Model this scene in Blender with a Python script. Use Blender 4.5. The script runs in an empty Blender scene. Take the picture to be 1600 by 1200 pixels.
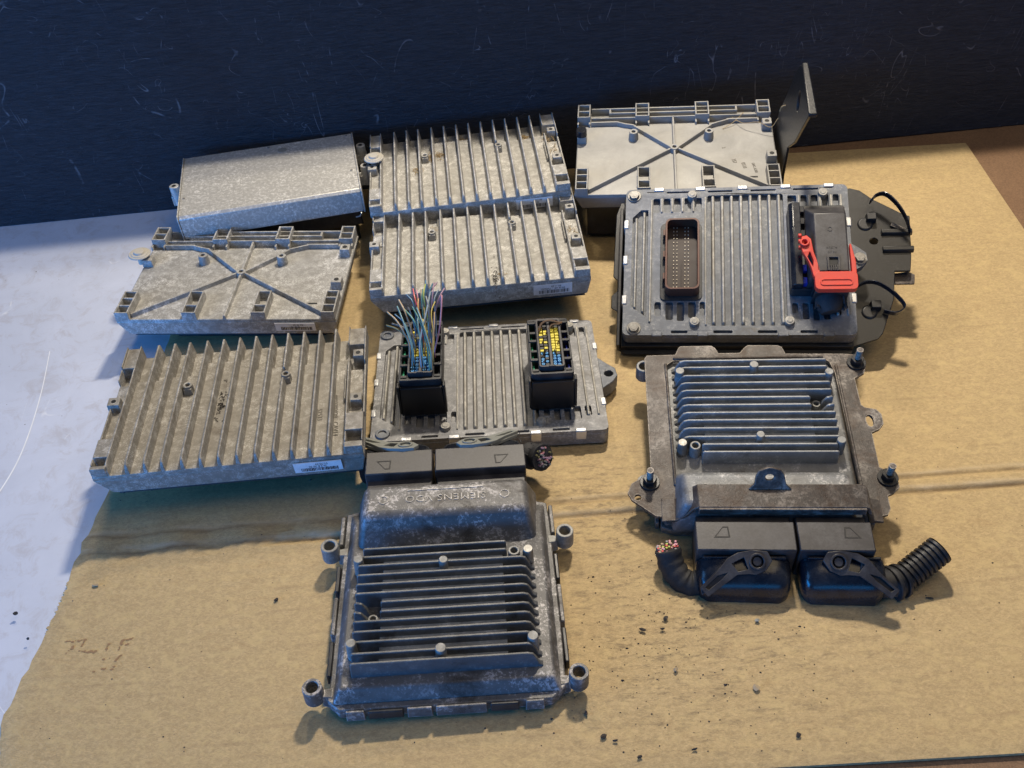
import bpy, bmesh, math, random
from mathutils import Vector, Matrix
from mathutils.geometry import tessellate_polygon
random.seed(7)
S = bpy.context.scene
COL = S.collection
R = math.radians

# ------------------------------------------------------------------ camera
pitch, roll = R(43.0274), R(-3.3624)
R0 = Vector((1, 0, 0)); U0 = Vector((0, math.sin(pitch), math.cos(pitch))); F0 = Vector((0, math.cos(pitch), -math.sin(pitch)))
right = math.cos(roll)*R0 + math.sin(roll)*U0
up = -math.sin(roll)*R0 + math.cos(roll)*U0
cd = bpy.data.cameras.new('camera'); cam = bpy.data.objects.new('camera', cd); COL.objects.link(cam)
cd.sensor_width = 36; cd.lens = 36*1450.16/1600; cd.clip_start = .01; cd.clip_end = 50
m = Matrix((right, up, -F0)).transposed().to_4x4(); m.translation = (0, 0, .55168)
cam.matrix_world = m
S.camera = cam

# ------------------------------------------------------------------ light
W = bpy.data.worlds.new('World'); S.world = W; W.use_nodes = True
bg = W.node_tree.nodes['Background']; bg.inputs[0].default_value = (.17, .42, 1, 1); bg.inputs[1].default_value = .15
def area(name, loc, target, size, size_y, power, col):
    l = bpy.data.lights.new(name, 'AREA'); l.shape = 'RECTANGLE'; l.size = size; l.size_y = size_y
    l.energy = power; l.color = col
    o = bpy.data.objects.new(name, l); COL.objects.link(o); o.location = loc
    o.rotation_euler = (Vector(target)-Vector(loc)).to_track_quat('-Z', 'Y').to_euler()
    return o
area('shop_lamp', (.20, 1.13, 1.12), (.55, .5, 0), .13, .05, 16.5, (1, .89, .73))
area('bench_lamp', (-.20, 1.13, .84), (.30, .35, 0), .10, .05, 2.2, (1, .88, .68))
area('warm_overhead_fill', (.65, .30, 1.8), (.30, .5, 0), 1.4, 1.0, 8.5, (1, .79, .48))  # added warm fill from above to lift the shadows, no actual fitting
area('left_blue_fill', (-1.35, .10, .70), (-.45, .40, 0), .6, .5, 3.5, (.12, .42, 1))  # added blue softbox tinting the white bench, no actual window
area('doorway_daylight', (-1.25, -.30, .20), (-.30, .80, .12), 1.0, .3, 16, (.02, .29, .95))
area('sky_window', (.1, -1.25, .22), (.05, .5, .05), 1.4, .35, 4.2, (.03, .34, .95))
S.view_settings.view_transform = 'Standard'; S.view_settings.look = 'None'
S.view_settings.exposure = 0; S.view_settings.gamma = 1

# ------------------------------------------------------------------ mesh helpers (millimetres in, metres out)
class MB:
    def __init__(s): s.v = []; s.f = []
    def add(s, vs, fs):
        b = len(s.v); s.v += [tuple(v) for v in vs]; s.f += [tuple(i+b for i in f) for f in fs]; return s
    def box(s, x0, x1, y0, y1, z0, z1, ix=0, iy=0):
        # ix/iy: how much narrower the top is on each side
        a = [(x0, y0, z0), (x1, y0, z0), (x1, y1, z0), (x0, y1, z0),
             (x0+ix, y0+iy, z1), (x1-ix, y0+iy, z1), (x1-ix, y1-iy, z1), (x0+ix, y1-iy, z1)]
        return s.add(a, [(3, 2, 1, 0), (4, 5, 6, 7), (0, 1, 5, 4), (1, 2, 6, 5), (2, 3, 7, 6), (3, 0, 4, 7)])
    def hexa(s, b, t):
        return s.add(list(b)+list(t), [(3, 2, 1, 0), (4, 5, 6, 7), (0, 1, 5, 4), (1, 2, 6, 5), (2, 3, 7, 6), (3, 0, 4, 7)])
    def prism(s, poly, z0, z1, holes=(), dz=None):
        loops = [list(poly)]+[list(h) for h in holes]
        flat = [p for l in loops for p in l]; n = len(flat)
        tris = tessellate_polygon([[Vector((p[0], p[1], 0)) for p in l] for l in loops])
        f = dz or (lambda x, y: 0)
        vs = [(p[0], p[1], z0+f(*p)) for p in flat]+[(p[0], p[1], z1+f(*p)) for p in flat]; fs = []
        for t in tris:
            a, b, c = t
            ar = (flat[b][0]-flat[a][0])*(flat[c][1]-flat[a][1])-(flat[c][0]-flat[a][0])*(flat[b][1]-flat[a][1])
            if ar < 0: b, c = c, b
            fs += [(c, b, a), (a+n, b+n, c+n)]
        o = 0
        for k, l in enumerate(loops):
            m = len(l); A = sum(l[i][0]*l[(i+1) % m][1]-l[(i+1) % m][0]*l[i][1] for i in range(m))
            ccw = (A > 0) == (k == 0)
            for i in range(m):
                a, b = o+i, o+(i+1) % m
                fs.append((a, b, b+n, a+n) if ccw else (b, a, a+n, b+n))
            o += m
        return s.add(vs, fs)
    def ext(s, prof, axis, a0, a1, sh=None):
        # profile extruded along x ('x': profile (y,z)) or y ('y': profile (x,z)); sh = per-end scale/offset ignored
        mp = (lambda p, a: (a, p[0], p[1])) if axis == 'x' else (lambda p, a: (p[0], a, p[1]))
        n = len(prof)
        vs = [mp(p, a0) for p in prof]+[mp(p, a1) for p in prof]
        fs = [tuple(range(n)), tuple(range(2*n-1, n-1, -1))]+[(i, i+n, (i+1) % n+n, (i+1) % n) for i in range(n)]
        s.add(vs, fs); return s
    def cyl(s, x, y, z0, z1, r, n=20, r1=None, hole=0, hz=None):
        r1 = r if r1 is None else r1
        c = [(math.cos(2*math.pi*i/n), math.sin(2*math.pi*i/n)) for i in range(n)]
        if not hole:
            vs = [(x+r*a, y+r*b, z0) for a, b in c]+[(x+r1*a, y+r1*b, z1) for a, b in c]
            fs = [tuple(range(n-1, -1, -1)), tuple(range(n, 2*n))]+[(i, (i+1) % n, (i+1) % n+n, i+n) for i in range(n)]
            return s.add(vs, fs)
        hz = z0 if hz is None else hz   # depth of the bore
        vs = [(x+r*a, y+r*b, z0) for a, b in c]+[(x+r1*a, y+r1*b, z1) for a, b in c]+[(x+hole*a, y+hole*b, z1) for a, b in c]+[(x+hole*a, y+hole*b, hz) for a, b in c]
        fs = []
        for i in range(n):
            j = (i+1) % n
            fs += [(i, j, j+n, i+n), (i+n, j+n, j+2*n, i+2*n), (i+2*n, j+2*n, j+3*n, i+3*n)]
            if hz == z0: fs.append((i+3*n, j+3*n, j, i))
        if hz != z0: fs += [tuple(range(n-1, -1, -1)), tuple(range(3*n, 4*n))]
        return s.add(vs, fs)
    def tube(s, pts, r, n=8, caps=True):
        P = [Vector(p) for p in pts]; rs = r if isinstance(r, (list, tuple)) else [r]*len(P)
        T = []
        for i in range(len(P)):
            t = P[min(i+1, len(P)-1)]-P[max(i-1, 0)]; T.append(t.normalized())
        nrm = T[0].orthogonal().normalized(); vs = []
        for i, p in enumerate(P):
            nrm = (nrm-T[i]*nrm.dot(T[i])).normalized(); b = T[i].cross(nrm)
            for k in range(n):
                a = 2*math.pi*k/n; vs.append(tuple(p+(nrm*math.cos(a)+b*math.sin(a))*rs[i]))
        fs = []
        for i in range(len(P)-1):
            for k in range(n):
                a = i*n+k; b2 = i*n+(k+1) % n; fs.append((a, b2, b2+n, a+n))
        if caps: fs += [tuple(range(n-1, -1, -1)), tuple(range((len(P)-1)*n, len(P)*n))]
        return s.add(vs, fs)
    def xf(s, M):
        s.v = [tuple(M @ Vector(v)) for v in s.v]; return s

def rrect(x0, x1, y0, y1, r, n=4):
    out = []
    for cx, cy, a0 in ((x1-r, y1-r, 0), (x0+r, y1-r, 90), (x0+r, y0+r, 180), (x1-r, y0+r, 270)):
        for k in range(n+1):
            a = R(a0+90*k/n); out.append((cx+r*math.cos(a), cy+r*math.sin(a)))
    return out
def circ(x, y, r, n=16, sy=1): return [(x+r*math.cos(2*math.pi*i/n), y+sy*r*math.sin(2*math.pi*i/n)) for i in range(n)]
def smooth_path(pts, k=6):
    P = [Vector(p) for p in pts]; P = [2*P[0]-P[1]]+P+[2*P[-1]-P[-2]]; out = []
    for i in range(1, len(P)-2):
        for j in range(k):
            t = j/k; a, b, c, d = P[i-1:i+3]
            out.append(.5*((2*b)+(c-a)*t+(2*a-5*b+4*c-d)*t*t+(3*b-a-3*c+d)*t**3))
    out.append(P[-2]); return out

CUR = {'b': 0.0}
def build(name, mb, mat, parent=None, bevel=.4, seg=2, smooth=True, label=None, kind=None, doubles=False):
    me = bpy.data.meshes.new(name)
    b = CUR['b'] if parent is not None else 0
    me.from_pydata([(v[0]*.001, v[1]*.001, (v[2]+b)*.001) for v in mb.v], [], mb.f)
    bm = bmesh.new(); bm.from_mesh(me)
    if doubles: bmesh.ops.remove_doubles(bm, verts=bm.verts, dist=1e-6)
    bmesh.ops.recalc_face_normals(bm, faces=bm.faces)
    bm.to_mesh(me); bm.free()
    if smooth:
        me.shade_smooth(); me.set_sharp_from_angle(angle=R(38))
    me.materials.append(mat)
    o = bpy.data.objects.new(name, me); COL.objects.link(o)
    if parent is not None: o.parent = parent
    if bevel:
        md = o.modifiers.new('bevel', 'BEVEL'); md.width = bevel*.001; md.segments = seg; md.limit_method = 'ANGLE'; md.angle_limit = R(35)
        md.use_clamp_overlap = True; md.harden_normals = False
    if label: o['label'] = label
    if kind: o['kind'] = kind
    return o
def tag(o, label, cat, group=None):
    o['label'] = label; o['category'] = cat
    if group: o['group'] = group
    return o
def pose(cx, cy, cz, t, rx, ry, b):
    """matrix of a module frame: the measured reference plane passes b millimetres above the Empty"""
    M = Matrix.Translation((cx, cy, cz)) @ Matrix.Rotation(R(t), 4, 'Z') @ Matrix.Rotation(R(ry), 4, 'Y') @ Matrix.Rotation(R(rx), 4, 'X')
    return M @ Matrix.Translation((0, 0, -b*.001))
def empty(name, M, label, cat, group=None):
    o = bpy.data.objects.new(name, None); COL.objects.link(o); o.matrix_world = M; o.empty_display_size = .02
    return tag(o, label, cat, group)
def kids(o): return [c for c in bpy.data.objects if c.parent == o]
def dup(root, M, label, group=None, skip=()):
    r = root.copy(); COL.objects.link(r); r.matrix_world = M; r['label'] = label
    if group: r['group'] = group
    for ch in kids(root):
        if ch.name.split('.')[0] in skip: continue
        c = ch.copy(); COL.objects.link(c); c.parent = r
        for g2 in kids(ch):
            d = g2.copy(); COL.objects.link(d); d.parent = c
    return r
def text(name, body, size, M, mat, parent, depth=.15, font_sx=1.0, label=None, spacing=1):
    cu = bpy.data.curves.new(name, 'FONT'); cu.body = body; cu.size = size*.001; cu.extrude = depth*.001
    cu.align_x = 'CENTER'; cu.align_y = 'CENTER'; cu.resolution_u = 3; cu.space_character = spacing
    tmp = bpy.data.objects.new(name+'_curve', cu)
    me = bpy.data.meshes.new_from_object(tmp); bpy.data.objects.remove(tmp); bpy.data.curves.remove(cu)
    b = CUR['b']
    me.transform(Matrix.Translation((0, 0, b*.001)) @ M @ Matrix.Diagonal((font_sx, 1, 1, 1)))
    me.materials.clear(); me.materials.append(mat)
    o = bpy.data.objects.new(name, me); COL.objects.link(o); o.parent = parent
    if label: o['label'] = label
    return o
def TM(x, y, z, rz=0, rx=0, ry=0):
    return Matrix.Translation((x*.001, y*.001, z*.001)) @ Matrix.Rotation(R(rz), 4, 'Z') @ Matrix.Rotation(R(ry), 4, 'Y') @ Matrix.Rotation(R(rx), 4, 'X')

# ------------------------------------------------------------------ materials
def nt(name):
    m = bpy.data.materials.new(name); m.use_nodes = True; t = m.node_tree
    return m, t, t.nodes['Principled BSDF'], t.nodes.new('ShaderNodeTexCoord').outputs['Object']
def noise(t, co, scale, detail=4, rough=.6, dist=0):
    n = t.nodes.new('ShaderNodeTexNoise'); n.inputs['Scale'].default_value = scale; n.inputs['Detail'].default_value = detail
    n.inputs['Roughness'].default_value = rough; n.inputs['Distortion'].default_value = dist
    t.links.new(co, n.inputs['Vector']); return n.outputs[0]
def mapping(t, co, sc=(1, 1, 1), rot=(0, 0, 0), loc=(0, 0, 0)):
    n = t.nodes.new('ShaderNodeMapping'); n.inputs['Scale'].default_value = sc; n.inputs['Rotation'].default_value = rot; n.inputs['Location'].default_value = loc
    t.links.new(co, n.inputs[0]); return n.outputs[0]
def ramp(t, fac, a, b, ca=(0, 0, 0, 1), cb=(1, 1, 1, 1), interp='LINEAR'):
    n = t.nodes.new('ShaderNodeValToRGB'); e = n.color_ramp.elements; n.color_ramp.interpolation = interp
    e[0].position = a; e[0].color = ca; e[1].position = b; e[1].color = cb
    t.links.new(fac, n.inputs[0]); return n.outputs[0]
def mix(t, fac, a, b, mode='MIX'):
    n = t.nodes.new('ShaderNodeMix'); n.data_type = 'RGBA'; n.blend_type = mode
    for s, v in ((0, fac), (6, a), (7, b)):
        if isinstance(v, (int, float)): n.inputs[s].default_value = v
        elif isinstance(v, tuple): n.inputs[s].default_value = (*v, 1) if len(v) == 3 else v
        else: t.links.new(v, n.inputs[s])
    return n.outputs[2]
def math_(t, op, a, b=0.0):
    n = t.nodes.new('ShaderNodeMath'); n.operation = op
    for s, v in ((0, a), (1, b)):
        if isinstance(v, (int, float)): n.inputs[s].default_value = v
        else: t.links.new(v, n.inputs[s])
    return n.outputs[0]
def bump(t, h, strength, dist, bsdf, nrm=None):
    n = t.nodes.new('ShaderNodeBump'); n.inputs['Strength'].default_value = strength; n.inputs['Distance'].default_value = dist
    t.links.new(h, n.inputs['Height'])
    if nrm is not None: t.links.new(nrm, n.inputs['Normal'])
    t.links.new(n.outputs[0], bsdf.inputs['Normal']); return n.outputs[0]
def edge_wear(t, radius=.0007):
    b = t.nodes.new('ShaderNodeBevel'); b.samples = 4; b.inputs['Radius'].default_value = radius
    g = t.nodes.new('ShaderNodeNewGeometry'); d = t.nodes.new('ShaderNodeVectorMath'); d.operation = 'DOT_PRODUCT'
    t.links.new(b.outputs[0], d.inputs[0]); t.links.new(g.outputs['Normal'], d.inputs[1])
    return ramp(t, d.outputs['Value'], .80, .97, (1, 1, 1, 1), (0, 0, 0, 1))

def cast(name, base, light, dirt, l0=.5, l1=.62, d0=.60, d1=.75, scale=90, metal=.35, rough=.55, grain=.35, wear=None, wear_amt=.7, lscale=None, wr=.0007):
    m, t, p, co = nt(name)
    n1 = noise(t, co, scale, 5, .68, .4); n2 = noise(t, co, 38, 5, .65, .6); n3 = noise(t, co, 1500, 2, .6); n4 = noise(t, co, lscale or 480, 3, .75)
    c = mix(t, ramp(t, n1, .35, .65), tuple(x*.86 for x in base), tuple(x*1.12 for x in base))
    pat = math_(t, 'ADD', math_(t, 'MULTIPLY', n1, .45), math_(t, 'MULTIPLY', n4, .55))
    n5 = noise(t, co, 22, 4, .7, .3)
    c = mix(t, math_(t, 'MULTIPLY', math_(t, 'MULTIPLY', ramp(t, pat, l0, l1), ramp(t, n5, .36, .62, (.15,)*3+(1,))), .85), c, light)
    c = mix(t, math_(t, 'MULTIPLY', ramp(t, noise(t, mapping(t, co, (1, 1, 1), (.3, 0, .5)), 14, 5, .72, .5), .50, .68), .35), c, tuple(x*.5+y*.5 for x, y in zip(base, dirt)))
    dm = math_(t, 'ADD', math_(t, 'MULTIPLY', n2, .7), math_(t, 'MULTIPLY', n4, .3))
    c = mix(t, math_(t, 'MULTIPLY', ramp(t, dm, d0, d1), .8), c, dirt)
    if wear: c = mix(t, math_(t, 'MULTIPLY', math_(t, 'MULTIPLY', edge_wear(t, wr), ramp(t, n4, .33, .56)), wear_amt), c, wear)
    t.links.new(c, p.inputs['Base Color']); p.inputs['Metallic'].default_value = metal
    rr = math_(t, 'ADD', math_(t, 'MULTIPLY', n4, .35), rough-.16); t.links.new(rr, p.inputs['Roughness'])
    h = math_(t, 'ADD', math_(t, 'MULTIPLY', n3, .5), math_(t, 'MULTIPLY', n4, .8))
    bump(t, h, grain, .0004, p); return m
def plain(name, col, rough=.5, metal=0, grain=.15, var=.15, dust=None, dust_amt=.4, wear=None, gscale=700):
    m, t, p, co = nt(name)
    n1 = noise(t, co, 60, 5, .65, .3); n2 = noise(t, co, gscale, 3, .65)
    c = mix(t, n1, tuple(x*(1-var) for x in col), tuple(x*(1+var) for x in col))
    if dust: c = mix(t, math_(t, 'MULTIPLY', ramp(t, math_(t, 'ADD', math_(t, 'MULTIPLY', n1, .7), math_(t, 'MULTIPLY', n2, .3)), .45, .68), dust_amt), c, dust)
    if wear: c = mix(t, math_(t, 'MULTIPLY', edge_wear(t, .0005), .5), c, wear)
    t.links.new(c, p.inputs['Base Color']); p.inputs['Metallic'].default_value = metal
    t.links.new(math_(t, 'ADD', math_(t, 'MULTIPLY', n1, .25), rough-.12), p.inputs['Roughness'])
    bump(t, n2, grain, .0003, p); return m

M = {}
M['rib'] = cast('dusty_cast_aluminium', (.335, .325, .30), (.76, .75, .73), (.16, .13, .095), .49, .58, .58, .72, 150, .2, .6, .6, (.66, .64, .60), .5, 900)
M['ribdirty'] = cast('grimy_cast_aluminium', (.27, .25, .215), (.66, .64, .60), (.10, .075, .05), .50, .60, .54, .68, 150, .2, .6, .7, (.62, .60, .55), .7, 900)
M['clean'] = cast('clean_cast_aluminium', (.31, .305, .29), (.48, .47, .45), (.30, .25, .18), .56, .75, .64, .85, 25, .25, .5, .25, (.72, .72, .70), .5)
M['silver'] = cast('spangled_zinc', (.50, .49, .46), (.88, .87, .84), (.26, .25, .23), .50, .58, .62, .82, 300, .35, .45, .2, None, 0, 420)
M['gm'] = cast('grey_cast_aluminium', (.15, .162, .185), (.40, .40, .39), (.10, .085, .06), .52, .64, .57, .72, 120, .3, .55, .5, (.58, .56, .50), .8)
M['gm2'] = cast('light_grey_cast_aluminium', (.22, .22, .225), (.52, .52, .52), (.09, .08, .065), .50, .62, .56, .72, 130, .3, .55, .55, (.66, .64, .60), .8)
M['gmrib'] = cast('worn_rib_aluminium', (.36, .345, .31), (.68, .65, .58), (.13, .11, .08), .50, .62, .56, .70, 160, .3, .6, .6, (.62, .60, .54), .7)
M['ecm'] = cast('weathered_dark_aluminium', (.13, .128, .128), (.58, .56, .57), (.035, .03, .026), .515, .575, .51, .62, 60, .25, .5, .6, (.66, .63, .60), 1.0, 420, .0016)
M['ecmfin'] = cast('dark_fin_aluminium', (.13, .135, .14), (.34, .34, .33), (.035, .03, .025), .53, .66, .54, .68, 80, .3, .5, .7, (.60, .57, .52), 1.0, None, .0012)
M['ecmpad'] = cast('blue_grey_pad_aluminium', (.30, .32, .335), (.60, .60, .60), (.08, .075, .07), .50, .62, .53, .67, 90, .25, .55, .6, (.5, .48, .45), .7)
M['ecm2'] = cast('grey_weathered_aluminium', (.19, .195, .20), (.62, .61, .60), (.06, .05, .04), .51, .60, .53, .66, 60, .25, .5, .6, (.50, .48, .45), .8, 420)
M['ecm2fin'] = cast('grey_fin_aluminium', (.24, .25, .255), (.56, .56, .55), (.07, .06, .05), .51, .64, .55, .70, 80, .3, .5, .6, (.66, .65, .62), 1.0, None, .0012)
M['bracket'] = cast('rusty_black_steel', (.068, .059, .053), (.34, .31, .28), (.045, .024, .013), .47, .60, .46, .60, 50, .25, .5, .8, (.50, .44, .37), 1.0, 400, .0014)
M['tray'] = cast('black_painted_steel', (.012, .012, .013), (.085, .08, .07), (.008, .007, .007), .55, .74, .60, .75, 40, .0, .36, .2, (.20, .19, .17), .4)
M['steel'] = cast('bright_clip_steel', (.62, .62, .62), (.8, .8, .8), (.3, .27, .22), .5, .7, .62, .8, 100, .6, .35, .2)
M['bolt'] = cast('bolt_steel', (.26, .25, .23), (.5, .5, .48), (.12, .09, .06), .5, .65, .52, .7, 150, .5, .45, .4, (.5, .48, .44), .5)
M['pad'] = cast('stud_aluminium', (.26, .26, .25), (.5, .5, .48), (.12, .10, .08), .48, .62, .54, .68, 200, .3, .55, .6)
M['plastic'] = plain('black_plastic', (.014, .015, .019), .42, 0, .2, .3, (.10, .095, .085), .35, (.09, .09, .09))
M['plastic2'] = plain('charcoal_plastic', (.032, .029, .031), .42, 0, .15, .25, (.13, .125, .12), .45)
M['gloss'] = plain('smooth_black_plastic', (.010, .012, .018), .22, 0, .15, .3, (.085, .085, .085), .3, None)
M['red'] = plain('red_plastic', (.74, .055, .03), .42, 0, .15, .15, (.30, .06, .045), .45)
M['brown'] = plain('brown_plastic', (.12, .038, .02), .45, 0, .1, .15); M['brownfloor'] = plain('shaded_brown_plastic', (.022, .008, .006), .5, 0, .1, .15)  # floor colour darkened to stand for shade between the deep socket walls
M['skirt'] = plain('deep_black_plastic', (.008, .008, .009), .38, 0, .1, .2)
M['pin'] = plain('terminal_pin', (.75, .68, .55), .4, .3, .0, .1)
M['green'] = plain('green_plastic', (.04, .42, .22), .45); M['blue'] = plain('blue_plastic', (.02, .05, .5), .45)
M['yellow'] = plain('yellow_terminal', (.72, .62, .06), .45, 0, .1, .2); M['cyan'] = plain('sky_blue_terminal', (.09, .38, .80), .4, 0, .1, .15)
M['greylever'] = plain('grey_plastic', (.25, .26, .24), .5, 0, .2, .15, (.14, .12, .1), .35)
M['cream'] = plain('cream_plastic', (.50, .47, .41), .5, 0, .1, .06, (.40, .36, .28), .4)
M['label'] = plain('paper_label', (.86, .86, .88), .6, 0, .05, .05, (.45, .42, .38), .4)
M['ink'] = plain('black_ink', (.02, .02, .025), .7); M['dark'] = plain('cast_letter_shadow', (.16, .145, .12), .7)
M['tape'] = plain('cloth_tape', (.022, .022, .024), .7, 0, .9, .4, (.08, .075, .07), .5, None, 900)
M['straw'] = plain('dry_grass', (.42, .30, .15), .8); M['crumb'] = plain('dark_crumb', (.035, .028, .024), .7, 0, .4, .4); M['paperbit'] = plain('torn_paper', (.36, .28, .18), .7, 0, .3, .2)
M['mark'] = plain('groove_line', (.008, .008, .009), .6)

# wall: black paint over horizontal-grained board, white scratches
m, t, p, co = nt('black_painted_board')
g1 = noise(t, mapping(t, co, (14, 14, 160)), 4, 6, .7, .5); g2 = noise(t, co, 6, 4, .6); g3 = noise(t, mapping(t, co, (6, 6, 40)), 9, 5, .75, 1.2)
g4 = noise(t, mapping(t, co, (9, 9, 210)), 7, 5, .8, .8)
c = mix(t, ramp(t, math_(t, 'ADD', math_(t, 'MULTIPLY', g1, .5), math_(t, 'MULTIPLY', g4, .5)), .36, .66), (.006, .009, .017), (.062, .068, .084)); c = mix(t, math_(t, 'MULTIPLY', ramp(t, g2, .55, .75), .35), c, (.026, .016, .018))
def scratch(t, co, rot, sc, thr, seed):
    v = noise(t, mapping(t, co, sc, rot, (seed, seed*.7, seed*1.3)), 3.2, 1.5, .5, 1.6)
    line = ramp(t, math_(t, 'ABSOLUTE', math_(t, 'SUBTRACT', v, .5)), 0, thr, (1, 1, 1, 1), (0, 0, 0, 1))
    brk = ramp(t, noise(t, mapping(t, co, (1, 1, 1), (0, 0, 0), (seed, 0, seed)), 13, 4, .8), .56, .64)
    return math_(t, 'MULTIPLY', line, brk)
sc = scratch(t, co, (0, .5, 0), (2.5, 1, 1.2), .0022, 3)
sc = math_(t, 'ADD', sc, scratch(t, co, (0, -.9, 0), (3, 1, 1.0), .002, 8.3))
sc = math_(t, 'ADD', sc, scratch(t, co, (0, 1.4, 0), (3, 1, 4), .003, 14.1))
sc = math_(t, 'ADD', sc, scratch(t, co, (0, .15, 0), (5, 1, 9), .004, 21.7))
sc = math_(t, 'ADD', sc, scratch(t, co, (0, -.35, 0), (8, 1, 2.4), .005, 33.2))
sc = math_(t, 'ADD', sc, scratch(t, co, (0, .8, 0), (9, 1, 3), .004, 41.9))
fleck = math_(t, 'MULTIPLY', ramp(t, noise(t, mapping(t, co, (60, 60, 150)), 3, 3, .8), .69, .73), ramp(t, noise(t, co, 7, 3), .5, .62))
c = mix(t, math_(t, 'MINIMUM', math_(t, 'ADD', math_(t, 'MULTIPLY', sc, .75), math_(t, 'MULTIPLY', fleck, .55)), .8), c, (.33, .33, .36))
t.links.new(c, p.inputs['Base Color']); t.links.new(ramp(t, g3, .3, .7, (.38,)*3+(1,), (.62,)*3+(1,)), p.inputs['Roughness'])
bump(t, math_(t, 'ADD', g1, math_(t, 'ADD', math_(t, 'MULTIPLY', g3, .9), math_(t, 'MULTIPLY', g4, .7))), .9, .0032, p); M['wall'] = m

# cardboard: kraft fibres, faint flute lines, grime
m, t, p, co = nt('kraft_cardboard')
a = noise(t, co, 9, 7, .7, .3); b_ = noise(t, mapping(t, co, (1, 1.6, 1)), 260, 5, .75, .8); d_ = noise(t, co, 1400, 2, .6)
wv = t.nodes.new('ShaderNodeTexWave'); wv.bands_direction = 'Y'; wv.wave_type = 'BANDS'; wv.inputs['Scale'].default_value = 33; wv.inputs['Distortion'].default_value = .5
wv.inputs['Detail'].default_value = 2; wv.inputs['Detail Scale'].default_value = .4
t.links.new(mapping(t, co, (1, 1, 1), (0, 0, -.02)), wv.inputs['Vector']); w_ = wv.outputs['Fac']
c = mix(t, a, (.395, .285, .14), (.48, .355, .175)); c = mix(t, ramp(t, b_, .42, .68), c, (.60, .44, .225))
c = mix(t, math_(t, 'MULTIPLY', ramp(t, d_, .55, .75), .35), c, (.27, .17, .09))
fb = noise(t, mapping(t, co, (1, 5, 1), (0, 0, .12)), 420, 4, .8, .3); c = mix(t, math_(t, 'MULTIPLY', ramp(t, fb, .52, .64), .40), c, (.25, .155, .07)); c = mix(t, math_(t, 'MULTIPLY', ramp(t, fb, .36, .46, (1, 1, 1, 1), (0, 0, 0, 1)), .35), c, (.68, .53, .30))
bl = noise(t, mapping(t, co, (1, 1.3, 1)), 75, 4, .7, .9); c = mix(t, math_(t, 'MULTIPLY', ramp(t, bl, .50, .66), .55), c, (.60, .45, .215))
c = mix(t, math_(t, 'MULTIPLY', ramp(t, noise(t, mapping(t, co, (1, 1.4, 1), (0, 0, .3)), 48, 5, .75, .6), .56, .70), .35), c, (.36, .235, .11))
str_ = math_(t, 'MULTIPLY', ramp(t, w_, .72, 1.0), math_(t, 'MULTIPLY', ramp(t, noise(t, mapping(t, co, (6, 22, 1)), 1.6, 4, .7), .52, .70), .28))
c = mix(t, str_, c, (.20, .125, .07))
gr = ramp(t, noise(t, mapping(t, co, (1, 1.8, 1)), 30, 6, .8, .2), .64, .76); c = mix(t, math_(t, 'MULTIPLY', gr, .55), c, (.15, .10, .065))
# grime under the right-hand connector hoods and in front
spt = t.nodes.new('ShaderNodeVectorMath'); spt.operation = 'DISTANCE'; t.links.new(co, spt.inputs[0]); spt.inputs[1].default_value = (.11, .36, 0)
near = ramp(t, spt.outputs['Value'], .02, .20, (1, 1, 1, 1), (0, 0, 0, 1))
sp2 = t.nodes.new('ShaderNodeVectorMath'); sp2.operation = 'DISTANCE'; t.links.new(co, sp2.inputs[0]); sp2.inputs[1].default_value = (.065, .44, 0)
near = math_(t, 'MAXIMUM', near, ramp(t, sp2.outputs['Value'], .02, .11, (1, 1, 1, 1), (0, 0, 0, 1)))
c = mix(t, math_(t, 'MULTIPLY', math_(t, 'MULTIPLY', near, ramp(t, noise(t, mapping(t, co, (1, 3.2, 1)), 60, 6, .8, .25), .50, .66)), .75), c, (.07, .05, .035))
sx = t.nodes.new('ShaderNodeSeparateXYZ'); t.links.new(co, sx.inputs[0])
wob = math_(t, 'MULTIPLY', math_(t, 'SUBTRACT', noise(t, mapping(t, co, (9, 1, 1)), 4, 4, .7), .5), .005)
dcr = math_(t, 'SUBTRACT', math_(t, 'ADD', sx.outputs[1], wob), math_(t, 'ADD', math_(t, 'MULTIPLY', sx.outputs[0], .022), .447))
for off, wd, cc, am in ((.0105, .0035, (.62, .50, .33), .6), (-.0045, .0030, (.60, .50, .36), .65), (.0075, .0008, (.16, .10, .05), .6), (-.0078, .0008, (.15, .095, .05), .65)):  # crease lines: worn paper tone, plus relief light and groove shade painted in
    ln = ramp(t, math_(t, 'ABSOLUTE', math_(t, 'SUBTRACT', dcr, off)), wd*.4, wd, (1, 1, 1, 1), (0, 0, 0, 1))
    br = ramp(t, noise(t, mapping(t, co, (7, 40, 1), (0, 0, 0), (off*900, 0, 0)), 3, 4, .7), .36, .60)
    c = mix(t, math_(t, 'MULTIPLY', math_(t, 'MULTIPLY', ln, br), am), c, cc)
spk = ramp(t, noise(t, co, 330, 2, .5), .76, .79); c = mix(t, math_(t, 'MULTIPLY', spk, .7), c, (.07, .045, .03))
t.links.new(c, p.inputs['Base Color']); p.inputs['Roughness'].default_value = .72
bump(t, math_(t, 'ADD', math_(t, 'MULTIPLY', b_, .25), math_(t, 'ADD', math_(t, 'MULTIPLY', d_, .25), math_(t, 'MULTIPLY', math_(t, 'MULTIPLY', w_, ramp(t, a, .45, .60)), .14))), .6, .0012, p); M['card'] = m

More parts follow.
